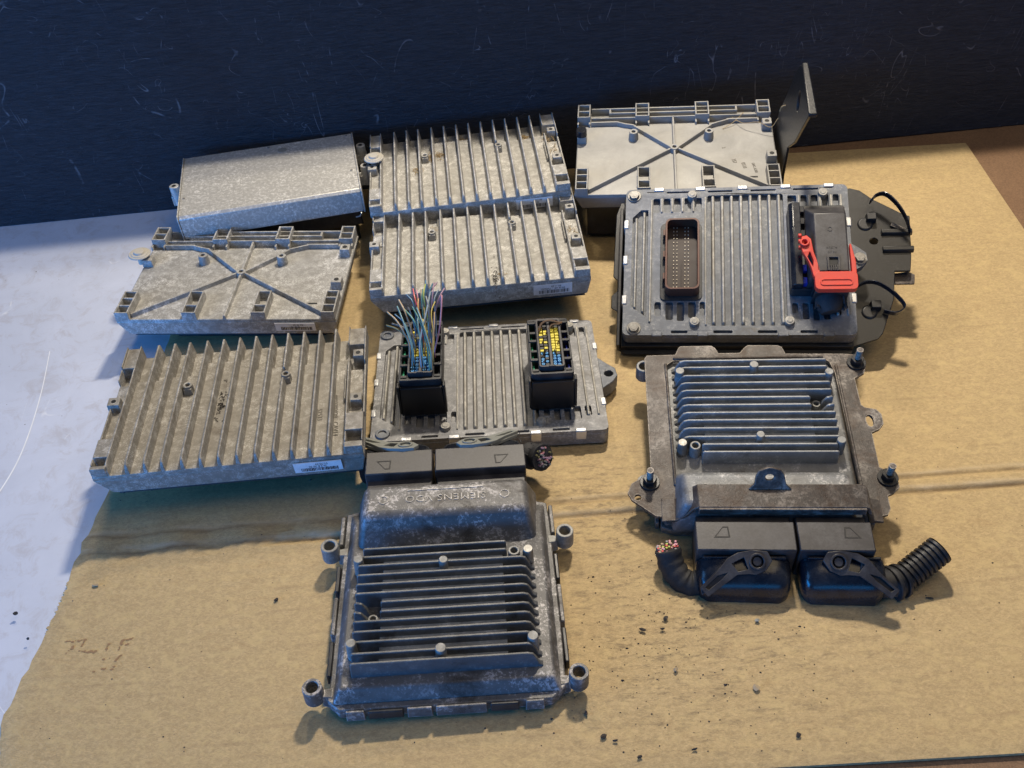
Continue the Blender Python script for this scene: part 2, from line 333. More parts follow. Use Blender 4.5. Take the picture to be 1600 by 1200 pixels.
m, t, p, co = nt('scuffed_white_paint')
a = noise(t, co, 8, 6, .7, .6); b_ = noise(t, mapping(t, co, (1, 1, 1), (0, 0, .5)), 45, 6, .75, .8)
c = mix(t, ramp(t, a, .35, .7), (.58, .61, .69), (.66, .69, .78)); c = mix(t, math_(t, 'MULTIPLY', ramp(t, b_, .5, .66), .5), c, (.46, .43, .43))
c = mix(t, math_(t, 'MULTIPLY', scratch(t, co, (0, 0, .9), (3, 1.5, 1), .004, 5), .6), c, (.9, .9, .9))
c = mix(t, math_(t, 'MULTIPLY', ramp(t, noise(t, co, 240, 2, .5), .755, .775), .8), c, (.09, .06, .05))
t.links.new(c, p.inputs['Base Color']); p.inputs['Roughness'].default_value = .5; bump(t, b_, .15, .0008, p); M['white'] = m

m, t, p, co = nt('brown_hardboard')
a = noise(t, co, 14, 6, .7); b_ = noise(t, co, 420, 4, .8, 1.0)
c = mix(t, a, (.19, .105, .055), (.28, .17, .095)); c = mix(t, math_(t, 'MULTIPLY', ramp(t, b_, .45, .6), .6), c, (.10, .055, .03)); c = mix(t, math_(t, 'MULTIPLY', ramp(t, b_, .6, .75), .5), c, (.36, .24, .14))
t.links.new(c, p.inputs['Base Color']); p.inputs['Roughness'].default_value = .7; bump(t, b_, .4, .0008, p); M['board'] = m

# ------------------------------------------------------------------ the setting
def wall_y(x): return 945.7+.0794*x
mb = MB().box(-1500, -60, -900, 1100, -34, -4)
o = build('workbench_white_panel', mb, M['white'], None, 1); o['kind'] = 'structure'
mb = MB().box(-59, 1700, -900, 1100, -34, -4.5)
o = build('workbench_hardboard_panel', mb, M['board'], None, 1); o['kind'] = 'structure'
mb = MB().hexa([(-1400, wall_y(-1400), -3.8), (1600, wall_y(1600), -3.8), (1600, wall_y(1600)+18, -3.8), (-1400, wall_y(-1400)+18, -3.8)],
               [(-1400, wall_y(-1400), 270), (1600, wall_y(1600), 270), (1600, wall_y(1600)+18, 270), (-1400, wall_y(-1400)+18, 270)])
o = build('back_wall', mb, M['wall'], None, 1); o['kind'] = 'structure'
# a cardboard sheet with a double crease running across, gridded so the crease is real relief
def card_sheet():
    mb = MB(); ledge = [(240, -322), (300, -341), (355, -335), (397, -331), (442, -331), (489, -326), (600, -322), (935, -316)]
    def lx(y):
        for (a, xa), (b, xb) in zip(ledge, ledge[1:]):
            if y <= b: return xa+(xb-xa)*(y-a)/(b-a)
        return ledge[-1][1]
    def rx(y): return 541 if y > 950 else 519+(y-600)*.0633
    def front(x): return 243 if x > 60 else 243-(60-x)*.18
    def back(x): return min(955.5, wall_y(x)-1.5)
    ys = [0, .08, .16]+[.16+.01*i for i in range(1, 4)]
    def crease(x):
        return 447+.022*x+1.5*math.sin(x*.012)
    rows = 150; cols = 120; g = []
    rnd = random.Random(3)
    jl = [rnd.uniform(-1, 1) for _ in range(rows+1)]
    for i in range(rows+1):
        row = []
        for j in range(cols+1):
            u = j/cols; v = i/rows
            # concentrate rows round the crease (v .30..0.46)
            if v < .2: yy = 0+v/.2*.26
            elif v < .6: yy = .26+(v-.2)/.4*.06
            else: yy = .32+(v-.6)/.4*.68
            xg = -341+882*u
            y = front(xg)+(back(xg)-front(xg))*yy
            L_, R_ = lx(y), rx(y)
            x = L_+(R_-L_)*u
            if j == 0: x += jl[i]*1.2
            yc = crease(x); d = y-yc
            # two shallow grooves with a raised flat between
            z = -2.2*math.exp(-((d-7.5)/1.9)**2)-2.4*math.exp(-((d+7.5)/1.9)**2)+1.3*math.exp(-(d/5)**4)
            k = (1 if x < -40 else .75 if x > 300 else .75)
            z = z*k+.5*math.sin(x*.011+1)*math.sin(y*.013)
            if j in (0, cols) or i in (0, rows): z -= .8
            row.append((x, y, min(z, 1.2)))
        g.append(row)
    n = (rows+1)*(cols+1); vs = [p for r_ in g for p in r_]; vs += [(p[0], p[1], -3.6) for p in vs]; fs = []
    id_ = lambda i, j: i*(cols+1)+j
    for i in range(rows):
        for j in range(cols): fs.append((id_(i, j), id_(i, j+1), id_(i+1, j+1), id_(i+1, j)))
    bd = [id_(0, j) for j in range(cols)]+[id_(i, cols) for i in range(rows)]+[id_(rows, j) for j in range(cols, 0, -1)]+[id_(i, 0) for i in range(rows, 0, -1)]
    for a, b in zip(bd, bd[1:]+bd[:1]): fs.append((b, a, a+n, b+n))
    mb.add(vs, fs); return mb
o = build('cardboard_sheet', card_sheet(), M['card'], None, 0)
tag(o, 'large flat tan cardboard sheet with a double crease lying under all the modules', 'cardboard')

def zshadow(x): return x
# ------------------------------------------------------------------ ribbed modules
def fin_y(x, y0, y1, ztop=0, zb=-13.5, w0=4.4, w1=1.5, back=True, front=True):
    """a tapered cooling fin running along y"""
    prof = [(y1, zb), (y1, ztop-1.2), (y1-1.2, ztop)] if back else [(y1, zb), (y1-.5, ztop)]
    prof += [(y0+6, ztop), (y0+2.5, ztop-1.6), (y0+.6, ztop-5), (y0, zb)] if front else [(y0+.5, ztop), (y0, zb)]
    vs = []; n = len(prof)
    for sgn in (-1, 1):
        for (y, z) in prof:
            k = (z-zb)/(ztop-zb); vs.append((x+sgn*(w0+(w1-w0)*k)/2, y, z))
    fs = [tuple(range(n)), tuple(range(2*n-1, n-1, -1))]+[(i, i+n, (i+1) % n+n, (i+1) % n) for i in range(n)]
    return MB().add(vs, fs)
def barcode_label(root, x0, x1, seedv, lines, yb=-67.6, z0=-24.5, z1=-12.5):
    # lies on the sloping front face: y runs from yb at z1 to yb+1.7 at z0
    sl = (1.9)/(z1-z0)
    Y = lambda z: yb+(z1-z)*sl
    mb = MB().hexa([(x0, Y(z0)-.25, z0), (x1, Y(z0)-.25, z0), (x1, Y(z0)+.35, z0), (x0, Y(z0)+.35, z0)], [(x0, Y(z1)-.25, z1), (x1, Y(z1)-.25, z1), (x1, Y(z1)+.35, z1), (x0, Y(z1)+.35, z1)])
    lab = build('barcode_label', mb, M['label'], root, 0)
    rnd = random.Random(seedv); mb = MB(); x = x0+5
    while x < x1-3:
        w = rnd.choice((.35, .5, .8)); za, zb2 = z0+1.2, z0+5.2
        mb.hexa([(x, Y(za)-.4, za), (x+w, Y(za)-.4, za), (x+w, Y(za)-.1, za), (x, Y(za)-.1, za)], [(x, Y(zb2)-.4, zb2), (x+w, Y(zb2)-.4, zb2), (x+w, Y(zb2)-.1, zb2), (x, Y(zb2)-.1, zb2)])
        x += w+rnd.choice((.35, .5, .7))
    build('barcode', mb, M['ink'], lab, 0)
    for k, s in enumerate(lines):
        z = z1-2.2-k*2.6
        tl = text('label_print', s, 2.6, TM((x0+x1)/2+(3 if k == 0 else 0), Y(z)-.38, z, 0, 84, 0) @ Matrix.Rotation(math.pi, 4, 'Z'), M['ink'], lab, .05)
    return lab
def ribbed(Mx, label, group):
    root = empty('ribbed_control_module', Mx, label, 'control module', group)
    mb = MB()
    mb.hexa([(-90, -64.5, -29), (95.5, -64.5, -29), (95.5, 67, -29), (-90, 67, -29)], [(-99.5, -66.5, -13), (98.8, -66.5, -13), (98.8, 70, -13), (-99.5, 70, -13)])
    # stepped floor, raised in front
    st = [(-99.4, -66.7), (98.7, -66.7), (98.7, 27), (84, 27), (84, 39), (6, 38), (6, 51), (-37, 51), (-37, 37), (-60, 37), (-60, 35), (-87, 35), (-87, 29), (-99.4, 29)]
    mb.prism(st, -13.2, -8.6)
    build('housing', mb, M['rib'], root, .9, 2)
    # end blocks
    mb = MB()
    def seg(x0, x1, y0, y1, zt): mb.box(x0, x1, y0, y1, -13.1, zt, .35, .35)
    seg(-99.3, -87.2, 45, 70, -2.2); seg(-99.4, -97.8, 44.8, 70.4, 0); seg(-88.6, -87, 28, 70.6, 0)
    seg(-99.4, -97.9, 30, 44.6, -2); seg(-99.2, -87.4, 10, 30, -7.2)
    mb.box(-101.5, -91.5, .5, 10.5, -13.1, -.8, .5, .5); mb.box(-99.3, -98.1, -35, .3, -13.1, -3.5)
    seg(-99.3, -87.3, -54.5, -35, -.8); seg(-99.4, -97.6, -62, -54.7, -.9); seg(-88.9, -87.4, -62, -54.7, -.9); seg(-99.2, -87.5, -66.4, -62.2, -1)
    seg(84, 98.4, 50.5, 72, -2.2); seg(84, 85.5, 50, 72.6, 0); seg(97.2, 98.9, 28, 72.4, 0)
    mb.box(88, 97, 34.5, 43.5, -13.1, -.9, .4, .4); mb.box(97.4, 98.8, -28, 27.8, -13.1, -3.8); mb.box(82, 83.6, -11, 23, -13.1, -4.2, .3, .3)
    mb.box(87.5, 97, -17.5, -8.5, -13.1, -.9, .4, .4); seg(84.5, 98.6, -49, -30, -.8); seg(84.6, 86.2, -60, -49.2, -1); seg(97, 98.6, -60, -49.2, -1); seg(84.7, 98.5, -66.3, -60.2, -1)
    L_ = MB(); R_ = MB()
    for k in range(0, len(mb.v), 8):
        d = L_ if mb.v[k][0] < 0 else R_; b8 = len(d.v); d.v += mb.v[k:k+8]; d.f += [tuple(i-k+b8 for i in f) for f in mb.f[k//8*6:k//8*6+6]]
    build('end_block', L_, M['rib'], root, .7, 2); build('end_block', R_, M['rib'], root, .7, 2)
    for (x, y, r) in ((-96.5, 5.5, 1.9), (92.5, 39, 1.9), (92.2, -13, 1.9)):
        build('screw_hole', MB().cyl(x, y, -1.5, -.72, r, 14), M['mark'], root, 0)
    for k, (x, y) in enumerate(((-42, 18.5), (35, 22))):
        o = build('screw_boss', MB().box(x-3.6, x+3.6, y-5, y+1, -8.8, -3.4, .6, .8).cyl(x, y, -8.8, -1.6, 4.1, 18, 3.6, 1.9, -6), M['rib'], root, .4)
    xs = [-73.2, -60, -46.8, -33.2, -19.8, -6.5, 6.8, 20.1, 33.4, 46.6, 59.8, 73.1]
    for i, x in enumerate(xs):
        if i == 8: mb = fin_y(x, 27.5, 71.3+i*.1, front=False); mb2 = fin_y(x, -66.4, 16.5, back=False); mb.add(mb2.v, mb2.f)
        elif i == 2: mb = fin_y(x-.8, -66.4, 70.8)
        else: mb = fin_y(x, -66.4, 70.6+i*.14)
        build('cooling_fin', mb, M['rib'], root, .45)
    build('cooling_fin', fin_y(-87.6, -66.3, 35, front=True, w0=3.6, w1=1.3), M['rib'], root, .4)
    build('cooling_fin', fin_y(85, -66.3, 36, -2, w0=3.4, w1=1.3), M['rib'], root, .4)
    # black base below
    build('base_cover', MB().box(-88, 94, -62, 65, -33, -29.2, 2, 2), M['plastic'], root, .6)
    return root
CUR['b'] = 62
RG = 'ribbed grey aluminium control modules'
rA = ribbed(pose(-.2138, .5310, .062, 3.05, 0, .46, 62), 'ribbed module lying lowest on the left, casting numbers 52533 between its fins', RG)
build('connector_stack', MB().box(-52, 80, -20, 50, -62, -33.2, 1, 1), M['plastic'], rA, 1)
M3 = pose(-.0252, .7316, .060, 2.3, 0, -1.03, 62); M2 = pose(-.0336, .8523, .075, 3.23, 2, -1.99, 62)
rB = dup(rA, M3, 'middle ribbed module with the white barcode label facing front, above the multicoloured wires', RG)
rC = dup(rA, M2, 'rear ribbed module against the black wall with dry grass and a cream push pin', RG)
for c in kids(rA):
    if c.data.materials[0] == M['rib']:
        c.data = c.data.copy(); c.data.materials[0] = M['ribdirty']
text('cast_number', '0822702028   CAV14', 5.4, TM(75.5, -24, -8.35, -87), M['dark'], rA, .12, .95)
text('cast_number', '52533', 5.6, TM(63.5, -22, -8.35, -87), M['dark'], rA, .12, .95)
barcode_label(rA, 45.5, 81, 1, ['52-70 03', '76.5.R 70 70'])
barcode_label(rB, 46.5, 81.5, 2, ['60.11.09', '59 66 4X -- TVEAX1'])
barcode_label(rC, 44, 80, 3, ['60.11.04', '58 66 A1'])
def push_pin(root, x, y, zt, z0, r=10.5, lab=None):
    o = build('push_pin', MB().cyl(x, y, zt, zt+1.2, r, 36, r-.8).cyl(x, y, zt+1.2, zt+1.9, r*.78, 32, r*.7).cyl(x, y, zt+1.9, zt+3.6, r*.52, 28, r*.42).cyl(x, y, z0, zt, 3.6, 16), M['cream'], root, .3, label=lab)
    return o
push_pin(rC, -94, 17, 2.5, -8)
# dirt and straw lodged in the rear module's fins
def tuft(root, x, y, z, n, seedv, name='dry_grass_tuft', spread=7):
    rnd = random.Random(seedv); mb = MB()
    for _ in range(n):
        a = rnd.uniform(0, 6.28); px, py = x+rnd.gauss(0, spread*.35), y+rnd.gauss(0, spread*.5); l = rnd.uniform(2, 6)
        p0 = Vector((px, py, z)); p1 = p0+Vector((math.cos(a)*l*.5, math.sin(a)*l*.5, rnd.uniform(.5, 2.5))); p2 = p0+Vector((math.cos(a+.6)*l, math.sin(a+.6)*l, rnd.uniform(-.5, 1.2)))
        mb.tube([p0, p1, p2], rnd.uniform(.14, .3), 4)
    return build(name, mb, M['straw'], root, 0, kind='stuff')
for (x, y, n, sd) in ((-38, 20, 40, 1), (-26, 24, 40, 2), (-2, 55, 26, 3), (64, 46, 34, 4), (88, 32, 26, 5), (-50, -2, 16, 6), (92, 10, 10, 7)): tuft(rC, x, y, -12.3 if y > 38 else -8, n, sd)
for (x, y, n, sd) in ((-45, 30, 10, 11), (20, -52, 8, 12), (90, 10, 10, 13)): tuft(rB, x, y, -8.2, n, sd)
def spider(root, x, y, z, seedv):
    rnd = random.Random(seedv); mb = MB()
    for _ in range(34):
        a = rnd.uniform(0, 6.28); px, py = x+rnd.gauss(0, 2.2), y+rnd.gauss(0, 9); l = rnd.uniform(1, 4)
        mb.tube([(px, py, z), (px+math.cos(a)*l*.5, py+math.sin(a)*l*.5, z+.7), (px+math.cos(a+1)*l, py+math.sin(a+1)*l, z+.1)], .25, 4)
    build('grime_clump', mb, M['crumb'], root, 0, kind='stuff')
spider(rA, -15, 0, -8.3, 5); spider(rB, 14, -58, -8.3, 8)

# ------------------------------------------------------------------ cross-braced modules
def frame(mb, x0, x1, y0, y1, z0, z1, tk=1.6, div=(), lean=0):
    mb.box(x0, x0+tk, y0, y1, z0, z1, .15, .1); mb.box(x1-tk, x1, y0, y1, z0, z1, .15, .1)
    for y in (y0+.05, y1-tk-.05)+tuple(div): mb.box(x0+tk-.2, x1-tk+.2, y, y+tk, z0, z1-.15, 0, .1)
def bar(mb, a, b, w, z0, z1):
    a, b = Vector(a), Vector(b); d = (b-a).normalized(); n = Vector((-d.y, d.x))*w/2; k = .62
    mb.hexa([(*(a-n), z0), (*(b-n), z0), (*(b+n), z0), (*(a+n), z0)], [(*(a-n*k), z1), (*(b-n*k), z1), (*(b+n*k), z1), (*(a+n*k), z1)])
def crossed(Mx, label, group, mat):
    root = empty('cross_braced_control_module', Mx, label, 'control module', group)
    mb = MB().hexa([(-92, -63.5, -27), (96, -63.5, -27), (96, 66, -27), (-92, 66, -27)], [(-98.8, -66, -11), (100, -66, -11), (100, 68.5, -11), (-98.8, 68.5, -11)])
    mb.prism([(-98.6, -65.8), (99.8, -65.8), (99.8, 42), (-98.6, 42)], -11.1, -8.5)
    build('housing', mb, mat, root, .9, 2)
    mb = MB()
    for (y, x0, x1, w, z1) in ((43.4, -85, -56, 2.4, -3.8), (43.4, 54, 85, 2.4, -3.8), (50.5, -85, 85, 2.0, -4.0), (59, -66, 66, 2.2, -4.2), (66.2, -85, 85, 2.2, -4.0)):
        mb.box(x0, x1, y-w/2, y+w/2, -11.2, z1, .2, .25)
    mb.box(-66.2, -64, 58, 66.5, -11.2, -4.4); mb.box(64, 66.2, 58, 66.5, -11.2, -4.4)
    bar(mb, (-57, 43.2), (-48, 39.5), 2.6, -8.7, -4.0); bar(mb, (-48.5, 40), (-40, 37.5), 2.6, -8.7, -4.1); bar(mb, (56, 43.2), (47, 39.5), 2.6, -8.7, -4.0); bar(mb, (47.5, 40), (38, 36), 2.6, -8.7, -4.1)
    build('rear_rail', mb, mat, root, .35)
    for a, b in (((-4, 1.5), (-41, 38)), ((4, 1.5), (39, 36.6)), ((-4, -1.5), (-85, -62)), ((4, -1.5), (87, -60)), ((0, 4), (0, 49.4)), ((0, -4), (0, -65.4))):
        mb = MB(); bar(mb, a, b, 3.0, -8.7, -4.4); build('brace_rib', mb, mat, root, .35)
    build('hub', MB().cyl(0, 0, -8.7, -3.6, 5, 20, 4.4, 2, -7), mat, root, .3)
    for (x, y) in ((-40.8, 20.5), (35, 18.8)):
        build('screw_boss', MB().cyl(x, y, -8.7, .6, 5.2, 20, 4.2, 2, -4), mat, root, .3)
    for (x, y) in ((93.4, 33), (93.6, -18.5)):
        build('screw_boss', MB().box(x-5, x+5, y-5, y+5, -8.6, 0, .4, .4), mat, root, .5)
        build('screw_hole', MB().cyl(x, y, -.6, .12, 2.3, 16), M['mark'], root, 0)
    build('corner_boss', MB().box(-98.6, -88.5, 13.5, 23.5, -8.6, -1, .4, .4), mat, root, .5)
    for (x0, x1, dv) in ((-99.2, -85.5, (57,)), (-38.9, -24.2, ()), (22.5, 37, ()), (85, 98.6, (57,))):
        mb = MB(); frame(mb, x0, x1, 47, 69.3, -11.3, 0, 1.7, dv)
        mb.box(x0, x0+1.7, 41.5, 47, -11.3, -5, 0, .1); mb.box(x1-1.7, x1, 41.5, 47, -11.3, -5, 0, .1)
        if dv: mb.box(x0+1.4, x1-1.4, 47.5, 57.5, -11.3, -5.5)
        build('open_lug', mb, mat, root, .3)
    for (x0, x1, dv) in ((-97.8, -85.3, (-45.5, -56)), (-37.4, -24.4, (-56,)), (24.8, 37.6, (-56,)), (86.8, 99.2, (-45.5, -56))):
        mb = MB(); frame(mb, x0, x1, -66.5, -34.5, -8.7, 0, 1.6, dv)
        build('open_lug', mb, mat, root, .3)
    build('slot', MB().box(68.5, 79, -44.5, -42.5, -8.6, -8.3), M['mark'], root, 0)
    build('base_cover', MB().box(-89, 93, -60, 62, -31, -27.2, 2, 2), M['plastic'], root, .6)
    return root
CUR['b'] = 50
XG = 'cross braced aluminium control modules'
m4 = Matrix.Translation((-3.3*.001, 9.3*.001, 0))
xA = crossed(pose(-.2446, .7085, .050, -3.66, 0, 1.03, 0) @ m4 @ Matrix.Translation((0, 0, -.05)), 'cross-braced dusty grey module with a cream push pin on its left side', XG, M['rib'])
CUR['b'] = 50
xB = dup(xA, pose(.1772, .8394, .085, -7.46, 9, -1.99, 50), 'cleaner pale cross-braced module at the back right, tall black bracket at its side', XG)
for c in kids(xB):
    if c.data.materials[0] == M['rib']:
        c.data = c.data.copy(); c.data.materials[0] = M['clean']
push_pin(xA, -101, 20, 2.2, -8)
build('connector_stack', MB().box(-60, 80, -40, 40, -49.5, -31.2, 1, 1), M['plastic'], xA, 1)
barcode_label(xA, 44, 80, 5, ['52 70 03', '8.56 70'], -67.2, -22, -11.8)
build('rubber_stud', MB().cyl(-93.8, 18.6, -1, 6, 5.6, 24, 5.3), M['gloss'], xB, .6)
for s, x, y, sz in (('2', 49, 2, 5), ('357', 58, -19, 5.6), ('0510', 67, -26, 5.6), ('DHC-A350', 77, -30, 4)):
    text('cast_mark', s, sz, TM(x, y, -8.35, -80), M['dark'], xB, .1, .8)
# connectors and dark lower case below the rear module
build('connector', MB().box(-88, -40, -56, -30, -70, -31.2, 1, 1).box(-30, 85, -50, 40, -60, -31.2, 1, 1), M['plastic'], xB, 1)
build('rear_foot', MB().box(-60, 60, 45, 62, -95, -31.2, 1, 1), M['plastic'], xB, 1)
mb = MB()   # bracket: upright plate and a flange bent along its top
pl = [(-40, -52), (30, -52), (42, -20), (34, 8), (20, 30), (6, 52), (-14, 88), (-28, 103), (-38, 108), (-98, 102), (-58, 42), (-34, 18), (-32, -16)]
vs = [(104, y, z) for y, z in pl]+[(106.5, y, z) for y, z in pl]; n = len(pl)
hole = [(-48+6*math.cos(a), 79+11*math.sin(a)) for a in [2*math.pi*k/14 for k in range(14)]]
mbp = MB().prism(pl, 104, 106.5, [hole]); mb.add([(z, x, y) for x, y, z in mbp.v], mbp.f)
br = build('upright_bracket', mb, M['tray'], xB, .5)
mb = MB().hexa([(104, -98, 101.5), (117, -98, 101.5), (117, -98, 104), (104, -98, 104)], [(104, -34, 111), (115, -34, 111), (115, -34, 113.5), (104, -34, 113.5)])
mb = MB().hexa([(103, -100, 100.2), (110.5, -100, 100.2), (109, -36, 107.5), (103.5, -36, 107.5)], [(103, -100, 104), (110.5, -100, 104), (109, -36, 111.3), (103.5, -36, 111.3)])
build('bracket_flange', mb, M['tray'], br, 1.2, 3)
mb = MB()
mb.tube(smooth_path([(60, 48, -6), (70, 34, -3), (84, 28, 2), (96, 22, 0), (103, 26, 8)]), .35, 5).tube(smooth_path([(102, 20, 20), (101, 8, 34), (103, 2, 40)]), .6, 5).tube(smooth_path([(50, 32, -8), (62, 40, -5), (72, 52, -3)]), .3, 5)
build('straw_strand', mb, M['straw'], xB, 0)

# ------------------------------------------------------------------ smooth silver box, back left
CUR['b'] = 70
sv = empty('silver_box_module', pose(-.2364, .854, .070, 9.31, 0, -.95, 70), 'smooth spangled silver box module at the back left leaning by the black wall', 'control module')
mb = MB()
prof = [(-60, -25), (-60, -2.6), (-57.2, 0), (59, 0), (59, -25)]
mb.ext(prof, 'x', -88.6, 88.6)
build('cover', mb, M['silver'], sv, .6)
for x0, x1 in ((-90.2, -88.9), (88.9, 90.4)):
    build('end_plate', MB().ext([(-60.5, -26), (-60.5, -2), (-58, .6), (59.6, .6), (59.6, -26)], 'x', x0, x1), M['silver'], sv, .4)
for (x, y, r) in ((83.5, 56, 1.3), (83.5, -19.5, 1.7), (-85, -24, 1.7), (0, 55.2, 1.7)):
    build('screw', MB().cyl(x, y, -.5, .35, r, 14, r*.8), M['bolt'], sv, 0)
build('round_sticker', MB().cyl(14.5, 45, 0.02, .25, 4.8, 28), M['greylever'], sv, 0)
for (x0, x1, y0, y1) in ((-103, -92.5, 4, 16), (91, 102, 30, 42), (92, 103, -14, -2)):
    xm, ym = (x0+x1)/2, (y0+y1)/2
    e = build('mounting_ear', MB().box(min(x0, xm) if x0 < 0 else 90.5, x1 if x0 > 0 else -90.3, y0+2, y1-1, -24, -13, 0, 0).cyl(xm, ym, -24, -3, 5.2, 20, 4.8), M['silver'], sv, .5)
    build('screw_hole', MB().cyl(xm, ym, -3.4, -2.9, 2.2, 16), M['mark'], e, 0)
build('lower_case', MB().box(-70, 86, -50, 52, -46, -25.2, 2, 2).box(-20, 80, -40, 40, -69.8, -46.2, 1, 1), M['plastic'], sv, 1)
build('wire_clip', MB().tube(smooth_path([(80, -60.5, -30), (84, -66, -26), (86, -70, -20)]), .7, 6), M['steel'], sv, 0)

# ------------------------------------------------------------------ two-connector modules with the ribbed centre
def twin(Mx, name, label, gmat):
    root = empty(name, Mx, label, 'control module')
    P_ = []
    tl = [rrect(a, b, 49, 64, 1.5, 2) for a, b in ((-73, -67), (-63.6, -57.6), (-54.2, -48.3), (-44.8, -38.8), (-35.5, -29.5))]
    tr = [rrect(a, b, 50, 64, 1.5, 2) for a, b in ((46, 53.6), (57.2, 62.6), (66.2, 72), (75.6, 81.4), (85, 90))]
    bl = [rrect(a, b, c, -42.5, 1.5, 2) for a, b, c in ((-70.5, -65, -56), (-60.8, -54.5, -60), (-51, -45, -61), (-41.4, -35, -58), (-31.6, -27, -56))]
    br_ = [rrect(a, b, c, -44, 1.5, 2) for a, b, c in ((46, 51.2, -54), (54.6, 60, -60), (63.2, 68.5, -61), (71.7, 77.2, -60), (80.5, 86, -56))]
    cen = rrect(-24.5, 42, -65.5, 66, 2, 2)
    left = [(-91.5, -46), (-77.5, -57), (-77.5, 52), (-84, 52), (-91.5, 44)]
    slb = [rrect(a, b, -72.6, -70, .6, 1) for a, b in ((-56, -42), (-20, -4), (17, 33), (52, 66))]
    slt = [rrect(a, b, 69.5, 71.2, .6, 1) for a, b in ((-61, -40), (-24, -2), (14, 36), (51, 73))]
    outer = rrect(-98, 98, -74.5, 74.5, 5, 4)
    mb = MB().prism(outer, -4, 0, tl+tr+bl+br_+[cen, left]+slb+slt)
    mb.prism(rrect(-98.2, 98.2, -74.7, 74.7, 5, 4), -15, -4.05)
    if name.startswith('brown'): mb.prism([(97, 14), (104, 9), (109.5, 4), (110.5, -3), (106, -9), (98, -14), (97, -16)], -8, 0)
    build('housing', mb, gmat, root, .5, 2)
    for k in range(9):
        x = -27.9+8.27*k; 
        if k == 0: continue
        mb = MB().hexa([(x-1.9, -66, -4.2), (x+1.9, -66, -4.2), (x+1.9, 65.5, -4.2), (x-1.9, 65.5, -4.2)], [(x-1, -63, 1.3), (x+1, -63, 1.3), (x+1, 64.5, 1.3), (x-1, 64.5, 1.3)])
        build('rib', mb, M['gmrib'], root, .7, 2)
    build('rib', MB().box(-27.6, -25.2, -66, 65, -3.9, 1.2, .5, 1), M['gmrib'], root, .5)
    for x, y0, y1 in ((-88, -50, 45), (-81, -54, 51), (-74.6, -64, 64)):
        build('rib', MB().box(x-1.5, x+1.5, y0, y1, -4.1, 1.4, .6, 2), M['gmrib'], root, .6)
    for x in (83.2, 91.5):
        build('rib', MB().box(x-1.5, x+1.5, -58, 65, -3.9, 1.6, .6, 2), M['gmrib'], root, .6)
    for x in (-65.3, -56, -46.6, -37, 55.4, 64.4, 73.8):
        build('short_rib', MB().box(x-1.3, x+1.3, 47.5, 65, -3.9, 1.2, .5, 1.5), M['gmrib'], root, .5)
    for (x, y) in ((-68, 74.5), (-30.6, 74.5), (7, 74.5), (44.7, 74.5), (82, 74.5)):
        build('edge_clip', MB().box(x-4.5, x+4.5, 71.5, 75.6, -14, .9, 0, 0), M['steel'], root, .8)
    for (x, y) in ((-98, 37), (-98, 0), (-98, -40), (98, 35), (98, -40)):
        s_ = 1 if x > 0 else -1
        build('edge_clip', MB().box(min(x-3.2*s_, x+1.2*s_), max(x-3.2*s_, x+1.2*s_), y-4.5, y+4.5, -14, .9), M['steel'], root, .8)
    for x in (-68, -29, 38, 75):
        build('edge_clip', MB().box(x-4.5, x+4.5, -75.8, -71.5, -9, .9), M['steel'] if name.startswith('open') else M['gm'], root, .8)
    for (x, y) in ((-38, 66), (76.4, 65), (-36, -62.5), (43.2, -62)):
        build('round_stud', MB().cyl(x, y, -4, 3.4, 5, 22, 3.9).cyl(x, y, 3.4, 3.9, 2.6, 16, 2.4), M['gmrib'], root, .4)
    return root
def hexbolt(root, x, y, z=0, r=4.6, mat='bolt', name='hex_bolt', h=3.5):
    o = build(name, MB().cyl(x, y, z, z+.9, r*1.35, 24).cyl(x, y, z+.9, z+h, r, 6), M[mat], root, .35)
    build('bolt_head_mark', MB().cyl(x, y, z+h+.02, z+h+.25, r*.55, 16), M['bolt'], o, 0); return o

# right: on a black tray, brown socket and black plug with red lever
CUR['b'] = 24
M7 = pose(.2039, .6664, .065, -9.87, 25, -4.0, 24)
gA = twin(M7, 'brown_socket_module', 'tilted grey module with brown socket and red-levered black plug on a black tray', M['gm'])
for x, y in ((-90.5, 67), (-88, -68)): hexbolt(gA, x, y)
hexbolt(gA, 104, -2, 0, 4.4)
build('header_flange', MB().prism(rrect(-66, -29.5, -41.5, 37, 5, 3), 0, 1.2), M['plastic'], gA, .3)
mb = MB().prism(rrect(-61.5, -32, -37.5, 33.5, 5, 4), 1.2, 15, [rrect(-59.8, -33.7, -35.8, 31.8, 4, 4)])
hd = build('brown_header', mb, M['brown'], gA, .4)
for y in (24, 2, -20): build('header_tab', MB().box(-63.6, -61.6, y-3, y+3, 1.2, 7), M['brown'], hd, .2)
build('header_floor', MB().prism(rrect(-59.7, -33.8, -35.7, 31.7, 4, 4), 1.25, 3.2).box(-47.6, -46.6, -33, -5, 3, 6), M['brownfloor'], hd, .1)
mb = MB()
for x in (-54.3, -51.4, -44.4, -41.5):
    for k in range(18): mb.box(x-.5, x+.5, -33.4+3.75*k-.5, -33.4+3.75*k+.5, 3, 3.9, .2, .2)
build('terminal_pins', mb, M['pin'], hd, 0)
